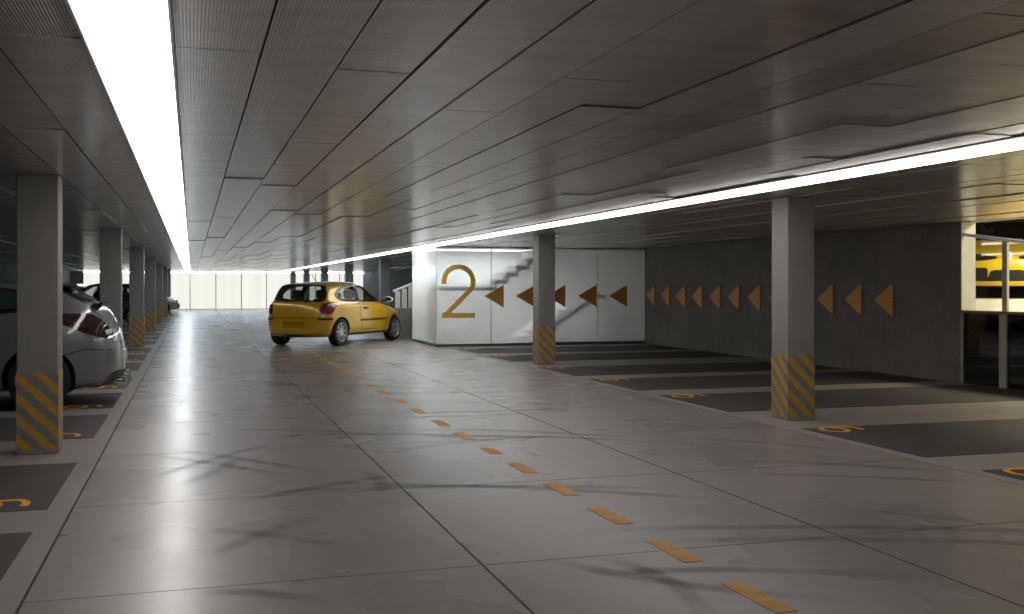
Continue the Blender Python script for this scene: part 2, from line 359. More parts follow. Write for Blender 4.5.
# tyre smears on the slabs
def arc(p0, p1, bend, n=14):
    p0, p1 = Vector(p0), Vector(p1); d = p1 - p0; nrm = Vector((-d.y, d.x))
    return [p0 + d * (i / n) + nrm * bend * 4 * (i / n) * (1 - i / n) for i in range(n + 1)]
SK = [((2.05, 5.6), (5.0, 4.6), 0.05), ((2.15, 5.3), (5.1, 4.2), 0.05), ((1.7, 5.15), (2.9, 3.95), -0.08), ((1.75, 4.75), (3.4, 4.15), 0.08), ((2.0, 5.1), (2.05, 3.9), 0.12),
      ((0.3, 7.3), (3.3, 6.5), 0.06), ((0.7, 7.55), (3.5, 6.0), 0.05), ((1.2, 8.0), (1.2, 7.0), 0.1), ((0.2, 6.9), (1.6, 7.7), 0.05),
      ((-0.45, 9.3), (0.75, 7.7), 0.03), ((-0.25, 9.5), (0.95, 7.9), 0.03), ((-0.35, 7.9), (0.8, 9.6), 0.04), ((-0.1, 7.7), (0.35, 8.8), -0.05),
      ((0.0, 6.3), (0.8, 5.6), 0.06), ((0.1, 5.6), (0.7, 6.4), 0.05), ((0.0, 5.0), (0.6, 4.6), 0.1),
      ((1.9, 9.6), (4.2, 8.4), 0.08), ((2.1, 10.1), (4.0, 8.8), 0.06), ((1.6, 8.7), (3.2, 9.2), 0.1),
      ((1.5, 11.2), (4.1, 11.0), -0.06), ((1.6, 11.7), (4.2, 11.3), -0.07), ((0.6, 10.0), (3.0, 9.2), 0.07), ((0.2, 10.6), (1.7, 9.8), 0.08),
      ((1.6, 13.6), (4.2, 13.1), 0.06), ((1.0, 14.8), (3.6, 13.9), 0.05), ((2.6, 12.3), (4.6, 11.4), 0.08),
      ((3.7, 7.0), (5.4, 6.1), 0.05), ((3.9, 7.6), (5.5, 6.5), 0.07), ((4.0, 5.6), (4.5, 5.1), 0.0), ((4.3, 8.8), (5.4, 7.6), 0.06),
      ((0.0, 16.5), (1.8, 14.6), 0.06), ((0.3, 18.4), (2.4, 16.4), 0.08), ((1.6, 19.6), (4.6, 17.8), 0.07)]
fade = bm.verts.layers.float.new('fade')
for q, (a, b, be) in enumerate(SK):
    pts = arc(a, b, be); z = 0.0012 + 0.00004 * q; w = 0.15; vs = []
    for i, p in enumerate(pts):
        d = (pts[min(i + 1, len(pts) - 1)] - pts[max(i - 1, 0)]).normalized(); nn = Vector((-d.y, d.x)) * w / 2
        e = min(1.0, 4.0 * i / 14, 4.0 * (14 - i) / 14)
        r_ = []
        for k in (-1, -0.35, 0.35, 1):
            v = bm.verts.new((p.x + nn.x * k, p.y + nn.y * k, z)); v[fade] = e if abs(k) < 0.9 else 0.0; r_.append(v)
        vs.append(r_)
    for A_, B_ in zip(vs[:-1], vs[1:]):
        for k in range(3): bm.faces.new((A_[k], A_[k + 1], B_[k + 1], B_[k])).material_index = 3
struct(obj('floor', bm, [M['floor'], M['joint'], M['verge'], M['skid']], smooth='keep'), 'polished grey concrete floor with joints and tyre smears')

# ceiling: ribbed metal planks, each row staggered
bm = bmesh.new()
box(bm, (XL - 0.3, Y0 - 0.3, HC + 0.05), (XR + 0.25, Y_END + 0.6, HC + 0.3), 1)
W = 0.335
rows = []
x = -0.065
while x < 4.95: rows.append((x, x + W)); x += W
x1 = 5.40
while x1 < XR - 0.02: rows.append((x1, min(x1 + W, XR))); x1 += W
x1 = -0.40
while x1 > XL: rows.append((max(x1 - W, XL), x1)); x1 -= W
LIGHTS = [(-0.40, -0.065), (rows[14][1], 5.40)] if False else None
LS = (-0.40, -0.065); RS = (max(r[1] for r in rows if r[1] < 5.3), 5.40)
rnd = random.Random(11)
for a, b in rows:
    zrow = rnd.uniform(0.0, 0.008)
    y = Y0 - rnd.uniform(0, 3.0)
    while y < Y_END:
        ln = rnd.choice((2.4, 3.0, 3.0, 3.6)); yb = min(y + ln, Y_END); ya = max(y, Y0)
        if yb > ya + 0.02:
            z = HC + zrow + (rnd.uniform(0.004, 0.011) if rnd.random() < 0.35 else 0.0)
            vs = box(bm, (a + 0.005, ya + 0.005, z), (b - 0.005, yb - 0.005, z + 0.03), 0)
        y += ln
struct(obj('ceiling', bm, [M['ceil'], M['slab'], M['edge']], smooth='keep'), 'dark ribbed metal plank ceiling')

# strip lights
for (a, b), lab in ((LS, 'broad white strip light running above the pillar row with parked cars'), (RS, 'long white strip light above the pillars on the arrow wall side')):
    t = tag(empty('strip_light', ((a + b) / 2, 0, HC)), lab, 'light', 'ceiling strip lights')
    h = (b - a) / 2
    ya = 2.6 if a < 1 else 4.4
    bm = bmesh.new(); hw_ = h - (0.012 if a < 1 else 0.05); pr_ = [(hw_ * math.cos(q * PI / 10), 0.012 - (0.055 if a < 1 else 0.05) * math.sin(q * PI / 10)) for q in range(11)] + [(-hw_, 0.03), (hw_, 0.03)]
    prism(bm, [(p[0], ya, p[1]) for p in pr_], (0, Y_END - 0.1 - ya, 0)); obj('diffuser', bm, M['strip'], t)
    for s in (-1, 1):
        bm = bmesh.new()
        x0, x1 = sorted((s * h - s * 0.002, s * hw_))
        box(bm, (x0, ya - 0.03, -0.004), (x1, Y_END - 0.05, 0.04)); obj('frame', bm, M['edge'], t)

# walls
bm = bmesh.new(); box(bm, (XL - 0.3, Y0, 0), (XL, Y_END, HC + 0.05)); struct(obj('wall_left', bm, M['wallshade']), 'dark concrete wall behind the parked cars')
bm = bmesh.new(); box(bm, (XL, Y0 - 0.3, 0), (XR, Y0, HC + 0.05)); struct(obj('wall_back', bm, M['wall']))
WY0, WY1 = 7.0, 12.62
bm = bmesh.new()
box(bm, (XR, WY1, 0), (XR + 0.25, 26.6, HC + 0.05)); box(bm, (XR, Y0, 0), (XR + 0.25, WY0, HC + 0.05))
box(bm, (XR, WY0, HC), (XR + 0.25, WY1, HC + 0.05))
struct(obj('wall_right', bm, M['wall']), 'dark concrete wall carrying the wooden arrows')
bm = bmesh.new(); box(bm, (XR, 26.6, 0), (XR + 0.25, Y_END, HC + 0.05)); struct(obj('wall_beyond_stair', bm, M['wallshade']), 'dark wall beyond the stair box')  # continues the arrow wall, with its shade put into the darker colour
# far wall: backlit fabric panels between slim mullions
bm = bmesh.new(); box(bm, (XL - 0.3, Y_END + 0.3, -0.01), (XR + 0.3, Y_END + 0.4, HC + 0.1)); box(bm, (XL, Y_END, 0), (-6.3, Y_END + 0.3, HC + 0.05)); struct(obj('wall_far', bm, M['pillar']))
t = empty('window_1', (0, Y_END, 0)); struct(t, 'wide bright translucent screen closing the far end')
bm = bmesh.new()
nx = 46; xa, xb = -6.3, XR
top = []
for k in range(nx * 4 + 1):
    xx = xa + (xb - xa) * k / (nx * 4); yy = 0.06 + 0.035 * math.sin(k * PI / 2 + 0.4)
    top.append((bm.verts.new((xx, yy, 0.03)), bm.verts.new((xx, yy, HC - 0.065))))
for (a, b), (c, d) in zip(top[:-1], top[1:]): bm.faces.new((a, c, d, b))
obj('screen', bm, M['facade'], t, smooth='keep')
for k in range(12):
    bm = bmesh.new(); xx = xa + (xb - xa) * k / 11
    box(bm, (xx - 0.025, 0, 0), (xx + 0.025, 0.05, HC)); obj('mullion', bm, M['cream'], t)
bm = bmesh.new(); box(bm, (xa, 0.02, HC - 0.06), (xb, 0.06, HC - 0.005)); obj('glow_strip', bm, M['farglow'], t)['label'] = 'glowing strip added above the screen to light the far end'  # glowing bar added to brighten the far end, no real opening
bm = bmesh.new(); box(bm, (xa, -0.02, 0), (xb, 0.1, 0.03)); obj('sill', bm, M['steel'], t)

# ------------------------------------------------------------------ pillars
def pillar_mesh():
    bm = bmesh.new(); box(bm, (-0.16, -0.16, 0), (0.16, 0.16, HC - 0.001), 0, 0.008)
    me = bpy.data.meshes.new('concrete_pillar'); bm.to_mesh(me); bm.free(); me.materials.append(M['pillar']); return me
def band_mesh():
    bm = bmesh.new()
    h, z0, z1 = 0.1625, 0.03, 0.69
    r = [[bm.verts.new((sx * h, sy * h, z)) for sx, sy in ((-1, -1), (1, -1), (1, 1), (-1, 1))] for z in (z0, z1)]
    hi = 0.1595
    q = [[bm.verts.new((sx * hi, sy * hi, z)) for sx, sy in ((-1, -1), (1, -1), (1, 1), (-1, 1))] for z in (z0, z1)]
    for i in range(4):
        j = (i + 1) % 4
        bm.faces.new((r[0][i], r[0][j], r[1][j], r[1][i])); bm.faces.new((q[0][j], q[0][i], q[1][i], q[1][j]))
        bm.faces.new((r[1][i], r[1][j], q[1][j], q[1][i])); bm.faces.new((r[0][j], r[0][i], q[0][i], q[0][j]))
    me = bpy.data.meshes.new('hazard_band'); bm.to_mesh(me); bm.free(); me.materials.append(M['hazard']); return me
PM, BMH = pillar_mesh(), band_mesh()
def pillar(x, y, label):
    o = link(bpy.data.objects.new('concrete_pillar', PM)); o.location = (x, y, 0)
    tag(o, label, 'pillar', 'striped concrete pillars')
    b = link(bpy.data.objects.new('hazard_band', BMH), o); b['label'] = 'yellow and grey diagonal warning stripes'
lab_l = ['concrete pillar with striped foot in front of the grey car, nearest of its row',
         'concrete pillar just behind the tail of the grey car', 'third concrete pillar of the row beside the grey car',
         'fourth concrete pillar of the row beside the grey car', 'fifth concrete pillar of the row beside the grey car',
         'sixth concrete pillar of the row beside the grey car', 'seventh concrete pillar of the row, close to the small silver car', 'last concrete pillar of the parked-car row, against the bright screen']
for k, y in enumerate([9.66 + 8.18 * k for k in range(7)]): pillar(-1.235, y, lab_l[k])
lab_r = ['concrete pillar with striped foot in front of the wooden arrow wall', 'concrete pillar with striped foot in front of the frosted glass stair box',
         'concrete pillar rising behind the bonnet of the yellow hatchback', 'concrete pillar rising behind the front of the yellow roof', 'concrete pillar rising behind the middle of the yellow roof',
         'concrete pillar rising behind the rear window of the yellow hatchback', 'farthest concrete pillar behind the yellow hatchback, touching the bright screen']
for k, y in enumerate([9.72, 17.91, 34.3, 42.5, 50.7, 58.9, 67.0]): pillar(6.12, y, lab_r[k])

# ------------------------------------------------------------------ parking bays with painted numbers
def six(bm, cx, cy, L_=0.40, Wd=0.30, w=0.05, z0=0.004, z1=0.0055):
    """digit lying with its loop towards -x and the hook towards +x"""
    r = Wd / 2; loop_l = L_ * 0.60
    lx = cx - L_ / 2 + loop_l / 2
    pts = [(lx + loop_l / 2 * math.cos(a), cy + r * math.sin(a)) for a in [2 * PI * i / 28 for i in range(29)]]
    ribbon(bm, pts, w, z0, z1)
    top = [(lx - loop_l / 2 * math.cos(a), cy + r * math.sin(a)) for a in [PI / 6 * i for i in range(4)]]
    x2 = cx + L_ / 2
    hook = [(x2 - 0.20 * L_ + 0.20 * L_ * math.sin(a), cy + r * math.cos(a)) for a in [PI * i / 12 for i in range(9)]]
    ribbon(bm, top[2:] + hook, w, z0 + 0.0004, z1 + 0.0004)
def bay(x0, x1, y0, y1, digit, label):
    bm = bmesh.new(); box(bm, (0, 0, 0.0005), (x1 - x0, y1 - y0, 0.004))
    o = obj('parking_bay', bm, M['asphalt']); o.location = (x0, y0, 0); tag(o, label, 'parking bay', 'dark asphalt parking bays')
    if digit:
        bm = bmesh.new(); six(bm, *digit)
        d = obj('bay_number', bm, M['digit'], o); d['label'] = 'orange painted number'
OFF = [(0.70, 2.55), (3.21, 5.0), (5.64, 7.45)]
k = 0
for c in range(-1, 7):
    for a, b in OFF:
        y0 = 9.66 + 8.18 * c + a; y1 = 9.66 + 8.18 * c + b
        if y1 < 4.4 or y1 > 66: continue
        if 9.66 + 8.18 * c + a < 4.2: y0 = 4.62
        lab = ('nearest dark parking bay on the side of the parked cars, cut by the picture edge' if k == 0 else
               'dark parking bay in front of the nearest striped pillar, orange number at its edge' if k == 1 else
               'dark parking bay between the nearest pillar and the grey car' if k == 2 else
               'dark parking bay under the grey car' if k == 3 else
               'dark parking bay on the parked-car side, %s beyond the grey car' % ordinal(k - 4))
        Lx = 5.05
        bay(-5.92, -0.87, y0, y1, (Lx - 0.35, 0.20) if y0 < 40 else None, lab); k += 1
k = 0
for c in range(-1, 2):
    for a, b in OFF:
        y0 = 9.72 + 8.19 * c + a; y1 = 9.72 + 8.19 * c + b
        if y0 < 4.0: continue
        lab = ('dark parking bay at the bottom corner below the glazed opening' if k == 0 else
               'dark parking bay just in front of the pillar by the wooden arrows' if k == 1 else
               'dark parking bay just behind the pillar by the wooden arrows' if k == 2 else
               'dark parking bay on the arrow wall side, %s from the nearest striped pillar' % ordinal(k - 2) if y1 < 17.9 else
               'dark parking bay on the glass box side of the second pillar, %s beyond it' % ordinal(k - 5))
        if y0 > 23: continue
        y1 = min(y1, 23.4)
        bay(5.75, XR - 0.06, y0, y1, (0.34, y1 - y0 - 0.17), lab); k += 1

# dashed centre line
dash = [(4.60 + 0 * k) for k in range(1)]
dash_c = [4.17, 5.03, 5.92, 6.80, 7.67, 8.55, 9.48, 10.46, 11.55, 12.65, 13.75, 14.85, 15.95, 17.05, 18.15, 19.25, 20.35, 21.45, 22.55]
dm = None
for k, y in enumerate(dash_c):
    if dm is None:
        bm = bmesh.new(); box(bm, (-0.055, -0.235, 0.0004), (0.055, 0.235, 0.003))
        o = obj('floor_dash', bm, M['orange']); dm = o.data
    else: o = link(bpy.data.objects.new('floor_dash', dm))
    o.location = (2.445, y, 0); o.rotation_euler = (0, 0, random.Random(k).uniform(-0.02, 0.02))
    sc = (1.0, 0.62, 1.0)[0]
    if k == 5: o.scale = (1, 0.72, 1)
    tag(o, 'orange dash of the floor line, nearest to the camera' if k == 0 else 'orange dash of the floor line, %s from the bottom of the picture' % ordinal(k) if k < 18 else 'orange dash of the floor line, last one before the yellow hatchback', 'floor marking', 'orange dashed line')

# ------------------------------------------------------------------ frosted glass stair box
CX0, CX1, CY0, CY1 = 5.45, XR, 23.72, 26.5
seam = [5.45, 6.78, 8.13, 9.48, XR]
plabs = ['frosted glass panel carrying the big ochre 2', 'frosted glass panel with two arrows and the stair shadow, left of the second pillar', 'frosted glass panel with the sloping handrail shadow behind it', 'frosted glass panel beside the dark concrete arrow wall']
for i in range(4):
    bm = bmesh.new(); x0, x1 = seam[i] + 0.006, seam[i + 1] - 0.006
    box(bm, (x0, CY0, 0.07), (x1, CY0 + 0.02, HC - 0.03)); o = obj('glass_panel', bm, M['frost'])
    tag(o, plabs[i], 'glass panel', 'frosted glass panels of the stair box')
    if i < 3:
        for z in (0.12, 2.22, 1.5):
            bm = bmesh.new(); box(bm, (x1 - 0.012, CY0 - 0.012, z), (x1 + 0.022, CY0 - 0.001, z + 0.05), 0, 0.003); obj('clamp', bm, M['steel'], o)
        bm = bmesh.new(); box(bm, (x1 + 0.0005, CY0 + 0.001, 0.07), (x1 + 0.0115, CY0 + 0.02, HC - 0.03)); obj('gasket', bm, M['rail'], o)
bm = bmesh.new(); box(bm, (CX0, CY0 + 0.03, 0.07), (CX0 + 0.02, CY1, HC - 0.03)); o = obj('glass_panel', bm, M['frost']); tag(o, 'frosted glass side panel of the stair box facing the yellow hatchback', 'glass panel', 'frosted glass panels of the stair box')
bm = bmesh.new(); box(bm, (CX0, CY0, 0), (CX1, CY0 + 0.05, 0.065), 0); box(bm, (CX0, CY0 + 0.05, 0), (CX0 + 0.05, CY1, 0.065), 0)
struct(obj('trim_1', bm, M['rail']), 'dark plinth under the frosted glass')
bm = bmesh.new(); box(bm, (CX0, CY0, HC - 0.028), (CX1, CY0 + 0.05, HC + 0.006), 0); box(bm, (CX0, CY0 + 0.05, HC - 0.028), (CX0 + 0.05, CY1, HC + 0.006), 0)
struct(obj('trim_2', bm, M['steel']), 'slim head rail above the frosted glass')
bm = bmesh.new(); box(bm, (CX0 + 0.03, CY1, 0), (CX1, CY1 + 0.1, HC)); struct(obj('wall_stair', bm, M['white']), 'white back wall of the stair box')
# staircase inside
t = tag(empty('staircase', (6.85, 24.22, 0)), 'folded staircase seen as a shadow through the frosted glass', 'stairs')
bm = bmesh.new()
prof = [(-1.3, 1.43), (0.0, 1.43)]
zz, xx = 1.43, 0.0
pts = [(-1.25, 1.43), (0.0, 1.43)]
for s in range(5):
    zz += 0.165; pts += [(xx, zz), (xx + 0.268, zz)]; xx += 0.268
low = [(p[0] + 0.10, p[1] - 0.12) for p in pts]; low[0] = (-1.25, 1.31)
poly = pts + low[::-1]
prism(bm, [(p[0], -0.42, p[1]) for p in poly], (0, 1.1, 0)); obj('flight', bm, M['stair'], t)
bm = bmesh.new()
p2 = [(1.0, 0.0)]; zz, xx = 0.0, 1.0
for s in range(6):
    zz += 0.165; p2 += [(xx, zz), (xx + 0.262, zz)]; xx += 0.262
p2 += [(xx, 0.0)]
prism(bm, [(p[0], 0.75, p[1]) for p in p2], (0, 1.1, 0)); obj('lower_flight', bm, M['white'], t)
bm = bmesh.new(); tube(bm, [(1.35, -0.44, 0.40), (2.62, -0.44, 1.18), (2.8, -0.44, 1.18)], 0.035); obj('handrail', bm, M['rail'], t)
# stair lamp
def area(name, loc, rot, sx, sy, e, col=(1, 1, 1)):
    l = bpy.data.lights.new(name, 'AREA'); l.shape = 'RECTANGLE'; l.size = sx; l.size_y = sy; l.energy = e; l.color = col
    o = bpy.data.objects.new(name, l); o.location = loc; o.rotation_euler = rot; link(o); return o
tag(area('stair_lamp', (6.9, 25.4, HC - 0.02), (0, 0, 0), 2.6, 1.2, 95, (0.95, 0.98, 1.0)), 'ceiling lamp above the stairs inside the frosted box', 'light')

# big 2
t = empty('number_sign', (5.985, CY0 - 0.004, 0.675)); tag(t, 'large ochre number 2 on the frosted glass', 'sign')
bm = bmesh.new()
R2 = 0.355; w2 = 0.118
pts = [(R2 * math.cos(a), 0.845 + R2 * math.sin(a)) for a in [math.radians(188 - 12.5 * i) for i in range(18)]]
pts += [(-0.30, 0.075)]
ribbon(bm, [(p[0], p[1]) for p in pts], w2, 0, 0.003)
ribbon(bm, [(-0.40, w2 / 2), (0.395, w2 / 2)], w2, 0.0, 0.0028)
bmesh.ops.transform(bm, matrix=Matrix.Rotation(PI / 2, 4, 'X'), verts=bm.verts)
obj('numeral', bm, M['sign'], t)

# arrows on the glass and on the concrete
def arrow_mesh(th, bev):
    bm = bmesh.new(); prism(bm, [(-0.24, 0, 0), (0.24, 0, 0.272), (0.24, 0, -0.272)], (0, -th, 0))
    if bev: bmesh.ops.bevel(bm, geom=bm.edges[:], offset=bev, segments=1, affect='EDGES')
    bmesh.ops.recalc_face_normals(bm, faces=bm.faces[:])
    me = bpy.data.meshes.new('arrow_sign'); bm.to_mesh(me); bm.free(); return me
AG, AW = arrow_mesh(0.003, 0), arrow_mesh(0.035, 0.003)
AG.materials.append(M['arrowfilm']); AW.materials.append(M['arrowwood'])
gl = ['brown arrow on the glass right beside the big 2', 'brown arrow on the glass half hidden by the left edge of the second pillar', 'brown arrow on the glass half hidden by the right edge of the second pillar', 'brown arrow on the glass at the panel seam above the handrail shadow', 'brown arrow on the glass panel next to the concrete wall']
for k, xx in enumerate([6.85, 7.63, 8.41, 9.22, 10.03]):
    o = link(bpy.data.objects.new('arrow_sign', AG)); o.location = (xx, CY0 - 0.002, 1.183); tag(o, gl[k], 'arrow sign', 'brown glass arrows')
n = 12
for k in range(n):
    if k == 8: continue      # wholly behind the pillar
    yy = 23.33 - 0.815 * k
    o = link(bpy.data.objects.new('arrow_sign', AW)); o.location = (XR - 0.003, yy, 1.188); o.rotation_euler = (0, 0, -PI / 2)
    lab = ('wooden arrow on the concrete wall, touching the frosted glass corner' if k == 0 else 'wooden arrow on the concrete wall, %s from the frosted glass' % ordinal(k) if k < 7 else
           'wooden arrow on the concrete wall hidden behind the nearest striped pillar' if k in (7, 8) else 'wooden arrow on the concrete wall, %s past the pillar' % ordinal(k - 9) if k < 11 else 'wooden arrow nearest to the glazed opening')
    if k == 7: lab = 'wooden arrow on the concrete wall, its tip just showing beside the pillar'
    tag(o, lab, 'arrow sign', 'wooden wall arrows')

# balustrade behind the stair box
t = tag(empty('stair_balustrade', (5.3, 28.2, 0)), 'white slatted stair balustrade between the yellow hatchback and the glass box', 'balustrade')
bm = bmesh.new(); box(bm, (0, 0, 0), (2.6, 0.12, 0.82)); obj('base_wall', bm, M['pillar'], t)
bm = bmesh.new(); tube(bm, [(-0.02, 0.06, 1.28), (2.6, 0.06, 2.28)], 0.035); obj('handrail', bm, M['white'], t)
for k in range(14):
    bm = bmesh.new(); x = 0.04 + 0.185 * k; box(bm, (x, 0.03, 0.82), (x + 0.135, 0.09, 1.27 + 0.382 * x)); obj('slat', bm, M['white'], t)

# ------------------------------------------------------------------ glazed opening to the raised deck
XO = XR + 0.25
t = empty('window_2', (XR, 0, 0)); struct(t, 'glazed opening to the raised deck with the yellow race car')
SZ = 1.04
bm = bmesh.new(); box(bm, (0.0, WY1 - 0.012, SZ), (0.25, WY1, HC)); obj('jamb', bm, M['cream'], t)
bm = bmesh.new(); box(bm, (-0.02, WY0, SZ - 0.02), (0.10, WY1, SZ + 0.022), 0, 0.004); obj('sill_rail', bm, M['brownrail'], t)
py = 11.80
for y in (py, py - 1.9, py - 3.8):
    bm = bmesh.new(); box(bm, (0.03, y - 0.045, SZ + 0.022), (0.07, y + 0.045, 2.05)); obj('upper_post', bm, M['cream'], t)
    bm = bmesh.new(); box(bm, (0.0, y - 0.07, 0), (0.06, y + 0.07, SZ - 0.02)); obj('lower_post', bm, M['cream'], t)
bm = bmesh.new(); box(bm, (0.0, WY1 - 0.035, 0), (0.06, WY1 - 0.0, SZ - 0.02)); obj('lower_post', bm, M['cream'], t)
bm = bmesh.new(); box(bm, (0.12, WY1 - 0.10, 0), (0.25, WY1 - 0.001, SZ - 0.02)); obj('lower_reveal', bm, M['cream'], t)
bm = bmesh.new(); prism(bm, [(0.02, WY1 - 0.02, 2.19), (0.02, WY1 - 0.02, 2.145), (0.02, WY0, 1.37), (0.02, WY0, 1.415)], (0.06, 0, 0))
obj('top_rail', bm, M['steel'], t)
for y0, y1 in ((py + 0.07, WY1 - 0.03), (py - 1.83, py - 0.07), (py - 3.73, py - 1.97)):
    za, zb = 1.37 + (y0 - WY0) * 0.138, 1.37 + (y1 - WY0) * 0.138
    bm = bmesh.new(); prism(bm, [(0.045, y0, SZ + 0.022), (0.045, y1, SZ + 0.022), (0.045, y1, zb), (0.045, y0, za)], (0.01, 0, 0)); obj('upper_pane', bm, M['clear'], t)
    bm = bmesh.new(); box(bm, (0.025, y0, 0.0), (0.037, y1, SZ - 0.02)); obj('lower_pane', bm, M['darkglass'], t)
# raised deck
DZ = 1.20
bm = bmesh.new()
prism(bm, [(XO - 0.1, 5.0, 0.9), (XO - 0.1, 5.0, 1.035), (12.5, 5.0, DZ), (20, 5.0, DZ), (20, 5.0, 0.9)], (0, 19, 0))
struct(obj('floor_2', bm, M['rampfloor']), 'pale raised deck floor')
bm = bmesh.new(); box(bm, (20, 5, 0), (20.2, 24, 3.6)); box(bm, (XO, 24, 0), (20.2, 24.2, 3.6)); box(bm, (XO, 4.8, 0), (20.2, 5, 3.6)); box(bm, (XO - 0.04, 5, HC + 0.05), (XO, 24, 3.6))
struct(obj('wall_deck', bm, M['upwall']), 'dark walls of the raised deck')
bm = bmesh.new(); box(bm, (XO - 0.04, 4.8, 3.6), (20.2, 24.2, 3.8)); struct(obj('ceiling_2', bm, M['upwall']))
bm = bmesh.new(); box(bm, (XO + 0.3, 5, 0), (XO + 0.5, 24, 0.9)); struct(obj('wall_below_deck', bm, M['upwall']))
bm = bmesh.new(); box(bm, (XR, 5, -0.3), (XO + 0.5, 24, -0.012)); struct(obj('floor_3', bm, M['asphalt']))
tag(area('deck_lamp', (12.9, 11.2, 3.5), (0, 0, 0), 1.2, 4.0, 340, (1.0, 0.89, 0.62)), 'warm ceiling lamp over the raised deck', 'light')

# ------------------------------------------------------------------ cars
TS = [0, 0.30, 0.60, 0.82, 0.95]
SS = [0.03, 0.09, 0.18, 0.29, 0.40, 0.50, 0.60, 0.71, 0.82, 0.91, 0.97]
def car_loop(xr, xf, hw, br, bf, z, pr=0.10, pf=0.16):
    """half contour (y<=0) from rear centre to front centre; z may be a function of x"""
    out = []
    def tap(s): return 1 - pr * max(0, (0.35 - s) / 0.35) ** 2 - pf * max(0, (s - 0.62) / 0.38) ** 2
    for t_ in TS: out.append((xr + br * t_ ** 2.6 * 0.72, -hw * t_ * tap(0)))
    a, b = xr + br * 0.72, xf - bf * 0.72
    for s in SS: out.append((a + (b - a) * s, -hw * tap(s)))
    for t_ in TS[::-1]: out.append((xf - bf * t_ ** 2.6 * 0.72, -hw * t_ * tap(1)))
    zf = z if callable(z) else (lambda x: z)
    return [Vector((x, y, zf(x))) for x, y in out]
def loft(loops, sub=2, mi=0):
    bm = bmesh.new(); n = len(loops[0]); R = []
    for lp in loops:
        half = [bm.verts.new(p) for p in lp]
        other = [half[i] if i in (0, n - 1) else bm.verts.new((lp[i].x, -lp[i].y, lp[i].z)) for i in range(n)]
        R.append((half, other))
    for (h1, o1), (h2, o2) in zip(R[:-1], R[1:]):
        for i in range(n - 1):
            bm.faces.new((h1[i], h1[i + 1], h2[i + 1], h2[i])); bm.faces.new((o1[i + 1], o1[i], o2[i], o2[i + 1]))
    for (h, o), flip in ((R[0], True), (R[-1], False)):
        for i in range(n - 1):
            q = []
            for v in (h[i], h[i + 1], o[i + 1], o[i]):
                if v not in q: q.append(v)
            bm.faces.new(q[::-1] if flip else q)
    bmesh.ops.recalc_face_normals(bm, faces=bm.faces[:])
    me = bpy.data.meshes.new('tmp'); bm.to_mesh(me); bm.free()
    o = bpy.data.objects.new('tmp', me); COL.objects.link(o)
    if sub:
        md = o.modifiers.new('s', 'SUBSURF'); md.levels = sub; md.render_levels = sub
    return bake(o, mi)
def bake(o, mi=None):
    dg = bpy.context.evaluated_depsgraph_get(); dg.update()
    me = bpy.data.meshes.new_from_object(o.evaluated_get(dg), depsgraph=dg)
    old = o.data; bpy.data.objects.remove(o); 
    bm = bmesh.new(); bm.from_mesh(me); bpy.data.meshes.remove(me)
    return bm
def bm_obj(bm, mat):
    me = bpy.data.meshes.new('tmp'); bm.to_mesh(me); me.materials.append(mat)
    o = bpy.data.objects.new('tmp', me); COL.objects.link(o); return o
def cut(body, cutters):
    """body: temp object, cutters: list of temp objects"""
    for c in cutters:
        md = body.modifiers.new('b', 'BOOLEAN'); md.operation = 'DIFFERENCE'; md.object = c; md.solver = 'EXACT'; md.material_mode = 'TRANSFER'
    dg = bpy.context.evaluated_depsgraph_get(); dg.update()
    me = bpy.data.meshes.new_from_object(body.evaluated_get(dg), depsgraph=dg)
    mats = [m for m in me.materials]
    bpy.data.objects.remove(body)
    for c in cutters: bpy.data.objects.remove(c)
    return me
def smooth_poly(pts, it=2):
    """corner cutting for rounded outlines"""
    for _ in range(it):
        q = []
        for i, p in enumerate(pts):
            a, b = Vector(p), Vector(pts[(i + 1) % len(pts)])
            q += [a * 0.9 + b * 0.1, a * 0.1 + b * 0.9] if _ == 0 else [a * 0.75 + b * 0.25, a * 0.25 + b * 0.75]
        pts = q
    return [Vector(p) for p in pts]
def offset_poly(pts, d):
    c = sum(pts, Vector((0, 0))) / len(pts); out = []
    n = len(pts)
    for i in range(n):
        e = (pts[(i + 1) % n] - pts[i - 1]); nn = Vector((e.y, -e.x)).normalized()
        if nn.dot(pts[i] - c) < 0: nn = -nn
        out.append(pts[i] + nn * d)
    return out
